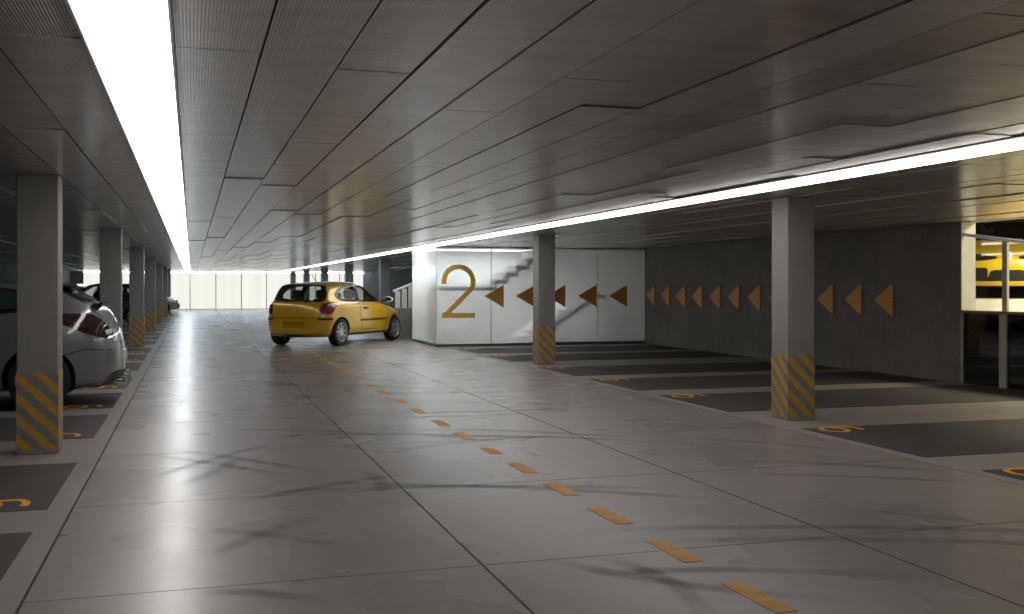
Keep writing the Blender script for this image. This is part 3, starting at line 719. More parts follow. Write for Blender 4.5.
class Proj:
    """maps outline coordinates (u, z) onto the car skin, shooting along d"""
    def __init__(s, bvh, kind, side=-1, ang=None):
        s.b = bvh
        if kind == 'side': s.d = Vector((0, -side, 0)); s.u = Vector((1, 0, 0)); s.o = Vector((0, side * 4, 0))
        elif kind == 'rear': s.d = Vector((1, 0, 0)); s.u = Vector((0, 1, 0)); s.o = Vector((-6, 0, 0))
        elif kind == 'front': s.d = Vector((-1, 0, 0)); s.u = Vector((0, 1, 0)); s.o = Vector((6, 0, 0))
        elif kind == 'dir':   # ang from +x, shooting inwards; u runs horizontally
            s.d = Vector((math.cos(ang), math.sin(ang), 0)); s.u = Vector((math.sin(ang), -math.cos(ang), 0)); s.o = -s.d * 6
    def hit(s, u, z):
        p = s.o + s.u * u + Vector((0, 0, z))
        h, n, i, d = s.b.ray_cast(p, s.d)
        return (h, n) if h is not None else (None, None)
    def patch(s, outline, off=0.004, thick=0.0, res=0.05):
        bm = bmesh.new(); vs = [bm.verts.new((p[0], p[1], 0)) for p in outline]; bm.faces.new(vs)
        us = [p[0] for p in outline]; zs = [p[1] for p in outline]
        for lo, hi, ax in ((min(us), max(us), 0), (min(zs), max(zs), 1)):
            k = lo + res
            while k < hi - res * 0.3:
                co = Vector((k, 0, 0)) if ax == 0 else Vector((0, k, 0)); no = Vector((1, 0, 0)) if ax == 0 else Vector((0, 1, 0))
                bmesh.ops.bisect_plane(bm, geom=bm.verts[:] + bm.edges[:] + bm.faces[:], plane_co=co, plane_no=no); k += res
        bad = []; info = []
        for v in bm.verts:
            h, n = s.hit(v.co.x, v.co.y)
            if h is None: bad.append(v); continue
            if n.dot(s.d) > 0: n = -n
            v.co = h + n * off
        if bad: bmesh.ops.delete(bm, geom=bad, context='VERTS')
        if thick: s.thicken(bm, thick)
        bmesh.ops.recalc_face_normals(bm, faces=bm.faces[:]); return bm
    def thicken(s, bm, t):
        bmesh.ops.recalc_face_normals(bm, faces=bm.faces[:])
        if not bm.faces: return
        ns = sum((f.normal * f.calc_area() for f in bm.faces), Vector())
        if ns.dot(s.d) > 0: bmesh.ops.reverse_faces(bm, faces=bm.faces[:])
        r = bmesh.ops.extrude_face_region(bm, geom=bm.faces[:])
        for v in [e for e in r['geom'] if isinstance(e, bmesh.types.BMVert)]: v.co -= s.d * -t * -1 if False else -s.d * 0.0 
        # the extruded copy is the outer skin; push the original inwards
        newv = {e for e in r['geom'] if isinstance(e, bmesh.types.BMVert)}
        for v in bm.verts:
            if v not in newv: v.co += s.d * t
    def ring(s, outline, w0, w1, off=0.006, thick=0.012):
        a, b = offset_poly(outline, w0), offset_poly(outline, w1)
        bm = bmesh.new(); A = []
        for p in a + b:
            h, n = s.hit(p[0], p[1])
            if h is None: A.append(None); continue
            if n.dot(s.d) > 0: n = -n
            A.append(bm.verts.new(h + n * off))
        n_ = len(outline)
        for i in range(n_):
            j = (i + 1) % n_; q = (A[i], A[j], A[n_ + j], A[n_ + i])
            if all(q): bm.faces.new(q)
        if thick: s.thicken(bm, thick)
        bmesh.ops.recalc_face_normals(bm, faces=bm.faces[:]); return bm
    def line(s, pts, w, off=0.002, thick=0.004, res=0.04):
        P = [Vector(p) for p in pts]; D = []
        for a, b in zip(P[:-1], P[1:]):
            k = max(1, int((b - a).length / res)); D += [a + (b - a) * i / k for i in range(k)]
        D.append(P[-1]); bm = bmesh.new(); prev = None
        for i, p in enumerate(D):
            d = (D[min(i + 1, len(D) - 1)] - D[max(i - 1, 0)]).normalized(); nn = Vector((-d.y, d.x)) * w / 2
            r = []
            for q in (p + nn, p - nn):
                h, n = s.hit(q.x, q.y)
                if h is None: r = None; break
                if n.dot(s.d) > 0: n = -n
                r.append(bm.verts.new(h + n * off))
            if r and prev: bm.faces.new((prev[0], prev[1], r[1], r[0]))
            prev = r
        if thick and bm.faces: s.thicken(bm, thick)
        bmesh.ops.recalc_face_normals(bm, faces=bm.faces[:]); return bm

def wheel(parent, x, y, r, side, style, w=0.20):
    """tyre with rim, spokes and brake disc; side=+1/-1 tells which way the rim faces"""
    bm = bmesh.new(); h = w / 2; ri = r * 0.73
    lathe_y(bm, [(ri, -h * 0.9), (r * 0.86, -h), (r * 0.97, -h * 0.86), (r, -h * 0.55), (r, h * 0.55), (r * 0.97, h * 0.86), (r * 0.86, h), (ri, h * 0.9), (ri * 0.97, 0)], 48, closed=True)
    t = obj('wheel', bm, M['tyre'], parent, smooth=0.7); t.location = (x, y, r)
    bm = bmesh.new(); f = side * h
    lathe_y(bm, [(ri * 1.0, f * 0.95), (ri * 0.94, f * 0.96), (ri * 0.90, f * 0.7), (ri * 0.88, -f * 0.8)], 48)
    lathe_y(bm, [(0.001, f * 0.80), (r * 0.13, f * 0.80), (r * 0.17, f * 0.66), (r * 0.17, f * 0.3)], 24)
    ns = style
    for k in range(ns):
        a = 2 * PI * k / ns + 0.2
        wd = 0.5 * r * (0.34 if ns <= 6 else 0.17)
        pts = [(r * 0.12, -wd * 0.9), (ri * 0.93, -wd * 0.62), (ri * 0.93, wd * 0.62), (r * 0.12, wd * 0.9)]
        q = [(p[0] * math.cos(a) - p[1] * math.sin(a), f * (0.78 - 0.04 * (p[0] / r)), p[0] * math.sin(a) + p[1] * math.cos(a)) for p in pts]
        prism(bm, q, (0, -f * 0.22, 0))
    obj('rim', bm, M['alloy'], t, smooth=0.5)
    bm = bmesh.new(); lathe_y(bm, [(0.001, f * 0.25), (ri * 0.86, f * 0.25), (ri * 0.86, f * 0.1), (0.001, f * 0.1)], 32); obj('brake_disc', bm, M['disc'], t)
    return t

def seat(parent, x, y, head=True):
    bm = bmesh.new()
    box(bm, (x - 0.22, y - 0.24, 0.36), (x + 0.28, y + 0.24, 0.55), 0, 0.04)
    vs = box(bm, (x - 0.30, y - 0.24, 0.50), (x - 0.16, y + 0.24, 1.06), 0, 0.045)
    s = obj('seat', bm, M['seat'], parent, smooth=0.8)
    if head:
        bm = bmesh.new(); box(bm, (x - 0.32, y - 0.13, 1.10), (x - 0.22, y + 0.13, 1.29), 0, 0.04); box(bm, (x - 0.28, y - 0.06, 1.04), (x - 0.26, y + 0.06, 1.13), 0)
        obj('headrest', bm, M['seat'], s, smooth=0.8)

def build_car(name, paint, P, detail):
    root = empty(name)
    body = loft([car_loop(*a) for a in P['loops']])
    bvh = BVHTree.FromBMesh(body)
    cav = loft([car_loop(*a) for a in P['cavity']])
    bo = bm_obj(body, paint); co = bm_obj(cav, M['plastic'])
    cutters = [co]
    sideP = {s: Proj(bvh, 'side', s) for s in (-1, 1)}
    rearP, frontP = Proj(bvh, 'rear'), Proj(bvh, 'front')
    # wheel wells
    for wx in P['axles']:
        for s in (-1, 1):
            b = bmesh.new(); lathe_y(b, [(0.001, -0.2), (P['arch'], -0.2), (P['arch'], 0.2), (0.001, 0.2)], 48)
            bmesh.ops.remove_doubles(b, verts=b.verts[:], dist=0.003); bmesh.ops.recalc_face_normals(b, faces=b.faces[:])
            bmesh.ops.translate(b, verts=b.verts[:], vec=(wx, s * (P['hw'] - 0.10), P['wr'] + 0.01)); cutters.append(bm_obj(b, M['plastic'])); b.free()
    panes = []
    for poly in P['side_glass']:
        o = smooth_poly(poly); b = bmesh.new(); prism(b, [(p.x, -1.3, p.y) for p in o], (0, 2.6, 0)); bmesh.ops.recalc_face_normals(b, faces=b.faces[:])
        cutters.append(bm_obj(b, M['plastic'])); b.free()
        for s in (-1, 1): panes.append((sideP[s], o, 'side_window'))
    o = smooth_poly(P['rear_glass']); b = bmesh.new(); prism(b, [(-3, p.x, p.y) for p in o], (3 + P['rear_cut'], 0, 0)); bmesh.ops.recalc_face_normals(b, faces=b.faces[:]); cutters.append(bm_obj(b, M['plastic'])); b.free(); panes.append((rearP, o, 'rear_window'))
    o = smooth_poly(P['wind_glass']); b = bmesh.new(); prism(b, [(3, p.x, p.y) for p in o], (-3 + P['wind_cut'], 0, 0)); bmesh.ops.recalc_face_normals(b, faces=b.faces[:]); cutters.append(bm_obj(b, M['plastic'])); b.free(); panes.append((frontP, o, 'windscreen'))
    for r in P.get('recess', []):
        b = bmesh.new(); box(b, (-3, r[0], r[2]), (r[4], r[1], r[3])); bmesh.ops.recalc_face_normals(b, faces=b.faces[:]); cutters.append(bm_obj(b, paint)); b.free()
    for r in P.get('front_recess', []):
        o = smooth_poly(r[0], 1); b = bmesh.new(); prism(b, [(3, p.x, p.y) for p in o], (-3 + r[1], 0, 0)); bmesh.ops.recalc_face_normals(b, faces=b.faces[:]); cutters.append(bm_obj(b, M['plastic'])); b.free()
    me = cut(bo, cutters)
    me.name = 'body'
    for p in me.polygons: p.use_smooth = True
    me.set_sharp_from_angle(angle=0.6)
    bobj = link(bpy.data.objects.new('body', me), root); bobj['label'] = P['bodylabel']
    for pr, o, nm in panes:
        g_ = obj(nm, pr.patch(offset_poly(o, 0.02), 0.0015, 0, 0.08), M['carglass'], root, smooth=0.9)
        obj('gasket', pr.ring(o, -0.006, P.get('gasket', 0.03), 0.005), M['plastic'], g_, smooth=0.6)
    for wx in P['axles']:
        for s in (-1, 1): wheel(root, wx, s * (P['hw'] - 0.125), P['wr'], s, P['spokes'])
    for x_, y_ in P['seats']: seat(root, x_, y_)
    bm = bmesh.new(); box(bm, (P['dash'], -0.62, 0.62), (P['dash'] + 0.4, 0.62, 0.92), 0, 0.06); obj('dashboard', bm, M['plastic'], root, smooth=0.6)
    bm = bmesh.new()
    ring = [Vector((P['dash'] - 0.16 + 0.06 * math.sin(a), 0.36 + 0.18 * math.cos(a), 0.90 + 0.17 * math.sin(a))) for a in [2 * PI * i / 24 for i in range(25)]]
    tube(bm, ring, 0.014, 6); tube(bm, [(P['dash'] - 0.16, 0.2, 0.9), (P['dash'] - 0.16, 0.52, 0.9)], 0.014, 6); tube(bm, [(P['dash'] - 0.16, 0.36, 0.9), (P['dash'] + 0.05, 0.36, 0.85)], 0.02, 6)
    obj('steering_wheel', bm, M['plastic'], root, smooth=0.6)
    # door mirrors
    for s in (-1, 1):
        mx, mz = P['mirror']
        bm = bmesh.new(); bmesh.ops.create_uvsphere(bm, u_segments=16, v_segments=10, radius=1.0)
        for v in bm.verts: v.co = Vector((v.co.x * 0.07 * (1 if v.co.x > 0 else 0.45), v.co.y * 0.115, v.co.z * 0.075)) + Vector((mx, s * (P['hw'] + 0.09), mz))
        h_ = obj('door_mirror', bm, P.get('mirrormat', paint), root, smooth=0.8)
        bm = bmesh.new(); box(bm, (mx - 0.03, min(s * (P['hw'] - 0.12), s * (P['hw'] + 0.03)), mz - 0.055), (mx + 0.02, max(s * (P['hw'] - 0.12), s * (P['hw'] + 0.03)), mz - 0.02), 0, 0.006); obj('mirror_arm', bm, M['plastic'], h_)
        bm = bmesh.new(); bmesh.ops.create_circle(bm, segments=20, radius=1, cap_ends=True)
        bmesh.ops.transform(bm, matrix=Matrix.Translation((mx - 0.034, s * (P['hw'] + 0.09), mz)) @ Matrix.Rotation(PI / 2, 4, 'Y') @ Matrix.Diagonal((0.058, 0.098, 1, 1)), verts=bm.verts)
        obj('mirror_glass', bm, M['chrome'], h_)
    detail(root, dict(side=sideP, rear=rearP, front=frontP, bvh=bvh, paint=paint))
    return root

def D(root, name, bm, mat, label=None):
    o = obj(name, bm, mat, root, smooth=0.7)
    if label: o['label'] = label
    return o

# --- small hatchback shape
def lerp(a, b, t_): return a + (b - a) * max(0, min(1, t_))
def hatch_params():
    sh = lambda x: lerp(0.93, 0.70, (x - 0.3) / 1.6) if x > 0.3 else lerp(0.95, 0.93, (x + 1.8) / 2.1)
    sh2 = lambda x: lerp(0.975, 0.80, (x - 0.6) / 1.1) if x > 0.6 else lerp(1.0, 0.975, (x + 1.8) / 2.4)
    base = lambda x: lerp(1.035, 0.97, (x + 1.8) / 2.7)
    return dict(
        loops=[(-1.80, 1.96, 0.70, 0.20, 0.40, 0.20), (-1.90, 2.06, 0.81, 0.22, 0.42, 0.24), (-1.945, 2.10, 0.845, 0.22, 0.44, 0.40), (-1.945, 2.09, 0.852, 0.22, 0.45, 0.58),
               (-1.925, 2.05, 0.850, 0.22, 0.46, lambda x: lerp(0.80, 0.66, (x - 0.8) / 1.2)), (-1.90, 2.0, 0.835, 0.22, 0.46, sh), (-1.875, 1.72, 0.805, 0.22, 0.46, sh2),
               (-1.855, 1.10, 0.765, 0.22, 0.42, base), (-1.79, 0.72, 0.715, 0.22, 0.36, lambda x: 1.20), (-1.70, 0.36, 0.655, 0.20, 0.28, lambda x: 1.365),
               (-1.60, 0.14, 0.585, 0.18, 0.22, lambda x: lerp(1.425, 1.455, (x + 1.5) / 0.8) - 0.03 * max(0, x + 0.2)), (-1.35, -0.10, 0.36, 0.14, 0.15, lambda x: lerp(1.45, 1.495, (x + 1.4) / 0.8) - 0.02 * max(0, x + 0.3))],
        cavity=[(-1.70, 1.0, 0.68, 0.2, 0.2, 0.34), (-1.78, 1.05, 0.74, 0.2, 0.3, 0.5), (-1.80, 1.05, 0.75, 0.2, 0.4, 0.92), (-1.79, 1.02, 0.71, 0.2, 0.4, 1.0), (-1.73, 0.66, 0.665, 0.2, 0.34, 1.19), (-1.64, 0.30, 0.605, 0.18, 0.26, 1.34), (-1.5, 0.08, 0.5, 0.15, 0.2, 1.405)],
        hw=0.852, axles=(-1.29, 1.29), arch=0.35, wr=0.312, spokes=9,
        side_glass=[[(0.86, 1.015), (0.66, 1.16), (0.20, 1.355), (-0.05, 1.385), (-0.40, 1.385), (-0.42, 1.02)],
                    [(-0.50, 1.03), (-0.48, 1.38), (-0.88, 1.365), (-1.22, 1.28), (-1.36, 1.17), (-1.30, 1.09), (-1.0, 1.05)]],
        rear_glass=[(-0.61, 1.035), (0.61, 1.035), (0.60, 1.2), (0.53, 1.37), (0.2, 1.385), (-0.2, 1.385), (-0.53, 1.37), (-0.60, 1.2)], rear_cut=-1.50,
        wind_glass=[(-0.64, 1.02), (0.64, 1.02), (0.53, 1.36), (0.2, 1.40), (-0.2, 1.40), (-0.53, 1.36)], wind_cut=0.22,
        seats=[(0.1, 0.36), (0.1, -0.36), (-0.95, 0.34), (-0.95, -0.34)], dash=0.62, mirror=(0.70, 1.05), bodylabel='yellow painted body', gasket=0.028)

def tail_common(root, c, lampmat):
    for s in (-1, 1):
        pr = Proj(c['bvh'], 'dir', ang=math.radians(-s * 38))
        # u runs along the corner; centre the lamp on the corner of the tail
        cor = Vector((-1.80, s * 0.74, 0)); u0 = cor.dot(pr.u)
        k = s
        o = smooth_poly([(u0 - 0.06 * k * -1, 0.995), (u0 + 0.19 * k * -1, 1.0), (u0 + 0.25 * k * -1, 0.93), (u0 + 0.12 * k * -1, 0.74), (u0 - 0.10 * k * -1, 0.735), (u0 - 0.17 * k * -1, 0.80)])
        lp = D(root, 'tail_lamp', pr.patch(o, 0.010, 0.014, 0.04), lampmat, 'red tail lamp')
        q = [Vector((u0 - 0.005 * k * -1 + 0.075 * math.cos(a), 0.865 + 0.075 * math.sin(a))) for a in [2 * PI * i / 20 for i in range(20)]]
        D(lp, 'lamp_insert', pr.patch(q, 0.014, 0.008, 0.04), M['disc'])
def diamond(root, c, pr, u, z, w, h, t_=0.022, off=0.012, mat=None):
    A = [(u - w, z), (u, z + h), (u + w, z), (u, z - h)]
    A = [Vector(a) for a in A]; out = []
    for i in range(4): out += [A[i], (A[i] + A[(i + 1) % 4]) / 2]
    a2 = [Vector((u + (p.x - u) * 0.52, z + (p.y - z) * 0.52)) for p in out]
    bm = bmesh.new(); V = []
    h0, n0 = pr.hit(u, z)
    for p in out + a2:
        q = h0 + pr.u * (p.x - u) + Vector((0, 0, p.y - z)) - pr.d * off
        V.append(bm.verts.new(q))
    for i in range(8): bm.faces.new((V[i], V[(i + 1) % 8], V[8 + (i + 1) % 8], V[8 + i]))
    pr.thicken(bm, t_); bmesh.ops.recalc_face_normals(bm, faces=bm.faces[:])
    return D(root, 'emblem', bm, mat or M['chrome'], 'chrome diamond emblem')

def detail_hatch(root, c, lamp=None):
    R_, F_, Sd = c['rear'], c['front'], c['side']
    tail_common(root, c, lamp or M['red'])
    diamond(root, c, R_, 0, 0.875, 0.058, 0.074, mat=M['badgeglint'])  # white colour stands in for the highlight on the chrome
    D(root, 'hatch_seam', R_.line([(-0.60, 1.0), (-0.60, 0.70), (-0.54, 0.655), (0.54, 0.655), (0.60, 0.70), (0.60, 1.0)], 0.014), M['plastic'])
    for s in (-1, 1):
        D(root, 'centre_post', Sd[s].patch([Vector((-0.505, 1.03)), Vector((-0.40, 1.03)), Vector((-0.385, 1.385)), Vector((-0.49, 1.385))], 0.004, 0.004, 0.06), M['plastic'], 'black post between the side windows')
        pr = Proj(c['bvh'], 'dir', ang=math.radians(-s * 32)); u0 = Vector((-1.82, s * 0.72, 0)).dot(pr.u)
        D(root, 'bumper_strip', pr.patch([Vector((u0 - 0.16, 0.61)), Vector((u0 + 0.16, 0.61)), Vector((u0 + 0.16, 0.655)), Vector((u0 - 0.16, 0.655))], 0.012, 0.016, 0.05), M['plastic'], 'black bumper strip')
        D(root, 'side_strip', Sd[s].patch(smooth_poly([(-0.52, 0.555), (-0.50, 0.60), (0.80, 0.605), (0.80, 0.56)], 1), 0.012, 0.016, 0.08), M['plastic'], 'black side rubbing strip')
        D(root, 'strip_tip', Sd[s].patch([Vector((0.72, 0.57)), Vector((0.785, 0.57)), Vector((0.785, 0.597)), Vector((0.72, 0.597))], 0.015, 0.008, 0.05), M['chrome'], 'small chrome tip')
        D(root, 'door_seam', Sd[s].line([(-0.47, 1.02), (-0.50, 0.75), (-0.40, 0.36), (0.66, 0.34), (0.92, 0.55), (0.90, 0.97)], 0.011), M['plastic'])
        h_ = D(root, 'door_handle', Sd[s].patch(smooth_poly([(-0.34, 0.83), (-0.34, 0.885), (-0.14, 0.88), (-0.14, 0.845)], 1), 0.022, 0.03, 0.05), M['plastic'], 'black door handle')
        D(root, 'sill_strip', Sd[s].patch([Vector((-0.92, 0.245)), Vector((0.92, 0.245)), Vector((0.92, 0.285)), Vector((-0.92, 0.285))], 0.004, 0.006, 0.1), M['plastic'])
        # front lamps
        pr = Proj(c['bvh'], 'dir', ang=math.radians(180 + s * 35)); u0 = Vector((1.80, s * 0.66, 0)).dot(pr.u)
        D(root, 'headlamp', pr.patch(smooth_poly([(u0 - 0.2, 0.60), (u0 + 0.2, 0.60), (u0 + 0.2, 0.74), (u0 - 0.2, 0.74)]), 0.006, 0.01, 0.05), M['lampwhite'])
    D(root, 'rear_skirt', R_.patch(smooth_poly([(-0.74, 0.225), (0.74, 0.225), (0.70, 0.285), (-0.70, 0.285)], 1), 0.006, 0.01, 0.08), M['plastic'])
    D(root, 'front_grille', F_.patch(smooth_poly([(-0.5, 0.28), (0.5, 0.28), (0.46, 0.46), (-0.46, 0.46)], 1), 0.006, 0.01, 0.06), M['plastic'])
    D(root, 'handle_trim', R_.patch(smooth_poly([(-0.16, 0.665), (0.16, 0.665), (0.14, 0.70), (-0.14, 0.70)], 1), 0.008, 0.01, 0.05), c['paint'])
    # roof-end spoiler and wiper
    bm = bmesh.new(); tube(bm, [(-1.93, 0.0, 1.03), (-1.90, 0.15, 1.075), (-1.86, 0.36, 1.10)], 0.010, 6); D(root, 'wiper', bm, M['plastic'])
    bm = bmesh.new(); tube(bm, [(-1.0, 0, 1.47), (-1.25, 0, 1.70)], 0.006, 6); D(root, 'aerial', bm, M['plastic'])

P = hatch_params(); P['recess'] = [(-0.27, 0.27, 0.42, 0.56, -1.87)]; P['mirrormat'] = M['badgeglint']  # white mirror covers: the reflected light is put into their colour
def mk(P_, *a, **k): return build_car(*a, **k)
hatch_yellow = build_car('hatchback_car', M['yellow'], P, detail_hatch)
th = math.radians(37.0)
hatch_yellow.location = (3.56, 26.50, 0); hatch_yellow.rotation_euler = (0, 0, PI / 2 - th); hatch_yellow.scale = (1.10, 1.08, 1.03)
tag(hatch_yellow, 'yellow two-door hatchback seen from behind, standing on the dashed line', 'car', 'parked cars')

# --- grey liftback parked nose to the wall
def lift_params():
    sh = lambda x: lerp(0.98, 0.72, (x - 0.3) / 1.8) if x > 0.3 else lerp(1.09, 0.98, (x + 2.1) / 2.2)
    sh2 = lambda x: lerp(1.0, 0.82, (x - 0.7) / 1.2) if x > 0.7 else lerp(1.15, 1.0, (x + 2.1) / 2.6)
    base = lambda x: lerp(1.18, 0.99, (x + 2.0) / 3.0)
    return dict(
        loops=[(-2.10, 2.10, 0.74, 0.22, 0.40, 0.20), (-2.24, 2.20, 0.85, 0.25, 0.42, 0.25), (-2.30, 2.25, 0.89, 0.28, 0.46, 0.42), (-2.30, 2.24, 0.90, 0.30, 0.48, 0.60),
               (-2.26, 2.18, 0.90, 0.30, 0.48, lambda x: lerp(0.86, 0.66, (x - 0.8) / 1.3)), (-2.14, 2.12, 0.875, 0.30, 0.48, sh), (-2.08, 1.85, 0.84, 0.28, 0.46, sh2),
               (-2.04, 1.15, 0.79, 0.25, 0.44, base), (-1.90, 0.72, 0.72, 0.24, 0.36, lambda x: 1.28), (-1.74, 0.36, 0.655, 0.22, 0.28, lambda x: 1.385),
               (-1.55, 0.10, 0.58, 0.18, 0.22, lambda x: lerp(1.42, 1.465, (x + 1.5) / 0.9)), (-1.25, -0.12, 0.36, 0.14, 0.15, lambda x: lerp(1.45, 1.495, (x + 1.3) / 0.8))],
        cavity=[(-1.85, 1.0, 0.72, 0.2, 0.2, 0.36), (-1.95, 1.05, 0.78, 0.2, 0.3, 0.5), (-1.97, 1.05, 0.78, 0.2, 0.4, 0.95), (-1.95, 1.05, 0.735, 0.2, 0.4, 1.1), (-1.83, 0.66, 0.67, 0.2, 0.34, 1.25), (-1.66, 0.30, 0.605, 0.18, 0.26, 1.36), (-1.45, 0.05, 0.5, 0.15, 0.2, 1.41)],
        hw=0.90, axles=(-1.42, 1.30), arch=0.385, wr=0.335, spokes=5,
        side_glass=[[(0.90, 1.03), (0.66, 1.20), (0.20, 1.365), (-0.05, 1.385), (-0.30, 1.385), (-0.32, 1.07)], [(-0.40, 1.075), (-0.38, 1.385), (-0.9, 1.38), (-1.22, 1.335), (-1.50, 1.22), (-1.52, 1.17), (-1.2, 1.12)]],
        rear_glass=[(-0.62, 1.20), (0.62, 1.20), (0.55, 1.385), (0.2, 1.40), (-0.2, 1.40), (-0.55, 1.385)], rear_cut=-1.42,
        wind_glass=[(-0.66, 1.05), (0.66, 1.05), (0.53, 1.37), (0.2, 1.40), (-0.2, 1.40), (-0.53, 1.37)], wind_cut=0.22,
        seats=[(0.1, 0.37), (0.1, -0.37), (-0.95, 0.35), (-0.95, -0.35)], dash=0.62, mirror=(0.72, 1.06), bodylabel='grey painted body', gasket=0.02)
def detail_lift(root, c):
    R_, F_, Sd = c['rear'], c['front'], c['side']
    for s in (-1, 1):
        pr = Proj(c['bvh'], 'dir', ang=math.radians(-s * 48)); u0 = Vector((-2.0, s * 0.80, 0)).dot(pr.u); k = -s
        o = smooth_poly([(u0 - 0.26 * k * -1, 1.0), (u0 - 0.05 * k, 1.09), (u0 + 0.28 * k, 1.08), (u0 + 0.36 * k, 1.04), (u0 + 0.10 * k, 0.86), (u0 - 0.22 * k, 0.80), (u0 - 0.34 * k, 0.86)], 2)
        o = smooth_poly([(u0 + 0.30 * k, 1.085), (u0 + 0.34 * k, 1.0), (u0 + 0.06 * k, 0.85), (u0 - 0.26 * k, 0.77), (u0 - 0.36 * k, 0.84), (u0 - 0.22 * k, 0.98), (u0 - 0.02 * k, 1.09)], 2)
        lp = D(root, 'tail_lamp', pr.patch(o, 0.008, 0.012, 0.04), M['lampdark'], 'smoked red tail lamp')
        D(lp, 'chrome_hook', pr.line([(u0 - 0.02 * k, 0.86), (u0 - 0.05 * k, 0.90), (u0 - 0.09 * k, 0.945), (u0 - 0.19 * k, 0.985)], 0.022, 0.014, 0.01), M['chrome'])
        D(lp, 'chrome_hook', pr.line([(u0 - 0.08 * k, 0.85), (u0 - 0.10 * k, 0.885), (u0 - 0.15 * k, 0.915), (u0 - 0.24 * k, 0.945)], 0.016, 0.014, 0.01), M['chrome'])
        D(lp, 'reverse_lamp', pr.patch(smooth_poly([(u0 - 0.16 * k, 0.885), (u0 - 0.31 * k, 0.90), (u0 - 0.30 * k, 0.85), (u0 - 0.18 * k, 0.835)], 1), 0.014, 0.008, 0.03), M['lampwhite'], 'white reversing lamp')
        D(root, 'reflector', pr.patch([Vector((u0 - 0.16 * k, 0.31)), Vector((u0 - 0.32 * k, 0.32)), Vector((u0 - 0.32 * k, 0.36)), Vector((u0 - 0.16 * k, 0.35))][::1], 0.006, 0.008, 0.05), M['red'], 'red reflector')
        D(root, 'bumper_seam', Sd[s].line([(-1.70, 0.62), (-1.9, 0.68), (-2.18, 0.66)], 0.010), M['plastic'])
        D(root, 'door_seam', Sd[s].line([(-1.02, 1.1), (-0.98, 0.8), (-0.88, 0.40), (0.1, 0.36)], 0.010), M['plastic'])
        D(root, 'door_seam', Sd[s].line([(-0.36, 1.05), (-0.36, 0.36)], 0.010), M['plastic'])
        D(root, 'door_handle', Sd[s].patch(smooth_poly([(-0.85, 0.90), (-0.85, 0.94), (-0.65, 0.935), (-0.65, 0.905)], 1), 0.02, 0.026, 0.05), c['paint'])
        D(root, 'door_handle', Sd[s].patch(smooth_poly([(-0.22, 0.88), (-0.22, 0.92), (-0.02, 0.915), (-0.02, 0.885)], 1), 0.02, 0.026, 0.05), c['paint'])
        bm = bmesh.new(); tube(bm, [(-2.20, s * 0.52, 0.27), (-2.335, s * 0.52, 0.27)], 0.035, 12); D(root, 'exhaust_tip', bm, M['chrome'], 'chrome exhaust tip')
        pr = Proj(c['bvh'], 'dir', ang=math.radians(180 + s * 35)); u0 = Vector((1.95, s * 0.70, 0)).dot(pr.u)
        D(root, 'headlamp', pr.patch(smooth_poly([(u0 - 0.22, 0.62), (u0 + 0.22, 0.62), (u0 + 0.22, 0.74), (u0 - 0.22, 0.74)]), 0.006, 0.01, 0.05), M['lampwhite'])
    D(root, 'diffuser', R_.patch(smooth_poly([(-0.66, 0.25), (0.66, 0.25), (0.60, 0.40), (-0.60, 0.40)], 1), 0.02, 0.03, 0.08), M['plastic'], 'black lower bumper insert')
    p = D(root, 'number_plate', R_.patch([Vector((-0.26, 0.52)), Vector((0.26, 0.52)), Vector((0.26, 0.63)), Vector((-0.26, 0.63))], 0.02, 0.02, 0.1), M['plate'], 'blank white number plate')
    D(root, 'hatch_seam', R_.line([(-0.60, 1.1), (-0.60, 0.86), (-0.55, 0.74), (0.55, 0.74), (0.60, 0.86), (0.60, 1.1)], 0.012), M['plastic'])
    D(root, 'front_grille', F_.patch(smooth_poly([(-0.5, 0.3), (0.5, 0.3), (0.46, 0.5), (-0.46, 0.5)], 1), 0.006, 0.01, 0.06), M['plastic'])
    diamond(root, c, R_, 0, 0.93, 0.05, 0.062)
    # tailgate lip and roof spoiler
    bm = bmesh.new(); prism(bm, [(-1.93, -0.60, 1.165), (-2.06, -0.60, 1.17), (-2.08, -0.60, 1.215), (-1.97, -0.60, 1.20)], (0, 1.2, 0)); bmesh.ops.bevel(bm, geom=bm.edges[:], offset=0.008, segments=2, affect='EDGES'); D(root, 'tailgate_lip', bm, M['plastic'], 'black tailgate lip')
    bm = bmesh.new(); prism(bm, [(-1.45, -0.54, 1.425), (-1.45, -0.54, 1.455), (-1.80, -0.54, 1.43), (-1.81, -0.54, 1.40)], (0, 1.08, 0)); bmesh.ops.bevel(bm, geom=bm.edges[:], offset=0.008, segments=2, affect='EDGES'); D(root, 'roof_spoiler', bm, c['paint'])
P = lift_params()
lift_grey = build_car('liftback_car', M['silver'], P, detail_lift)
lift_grey.location = (-0.78 - 2.30, 13.72, 0.0045); lift_grey.rotation_euler = (0, 0, PI)
tag(lift_grey, 'grey liftback car with its tail sticking out behind the nearest pillar', 'car', 'parked cars')

# --- black car and small silver car farther down the row
P = hatch_params(); P['bodylabel'] = 'black painted body'
blk = build_car('hatchback_car', M['black'], P, detail_hatch)
blk.location = (-3.35, 40.95, 0.0045); blk.rotation_euler = (0, 0, PI); blk.scale = (1.05, 1.0, 1.03)
tag(blk, 'black hatchback parked between pillars beyond the grey car', 'car', 'parked cars')
P = hatch_params(); P['bodylabel'] = 'silver painted body'
slv = build_car('hatchback_car', M['silver2'], P, detail_hatch)
slv.scale = (1.06, 1.06, 1.06); slv.location = (-2.80, 57.1, 0.0045); slv.rotation_euler = (0, 0, 0)
tag(slv, 'small silver car far down the aisle, nose out beside the last pillars', 'car', 'parked cars')

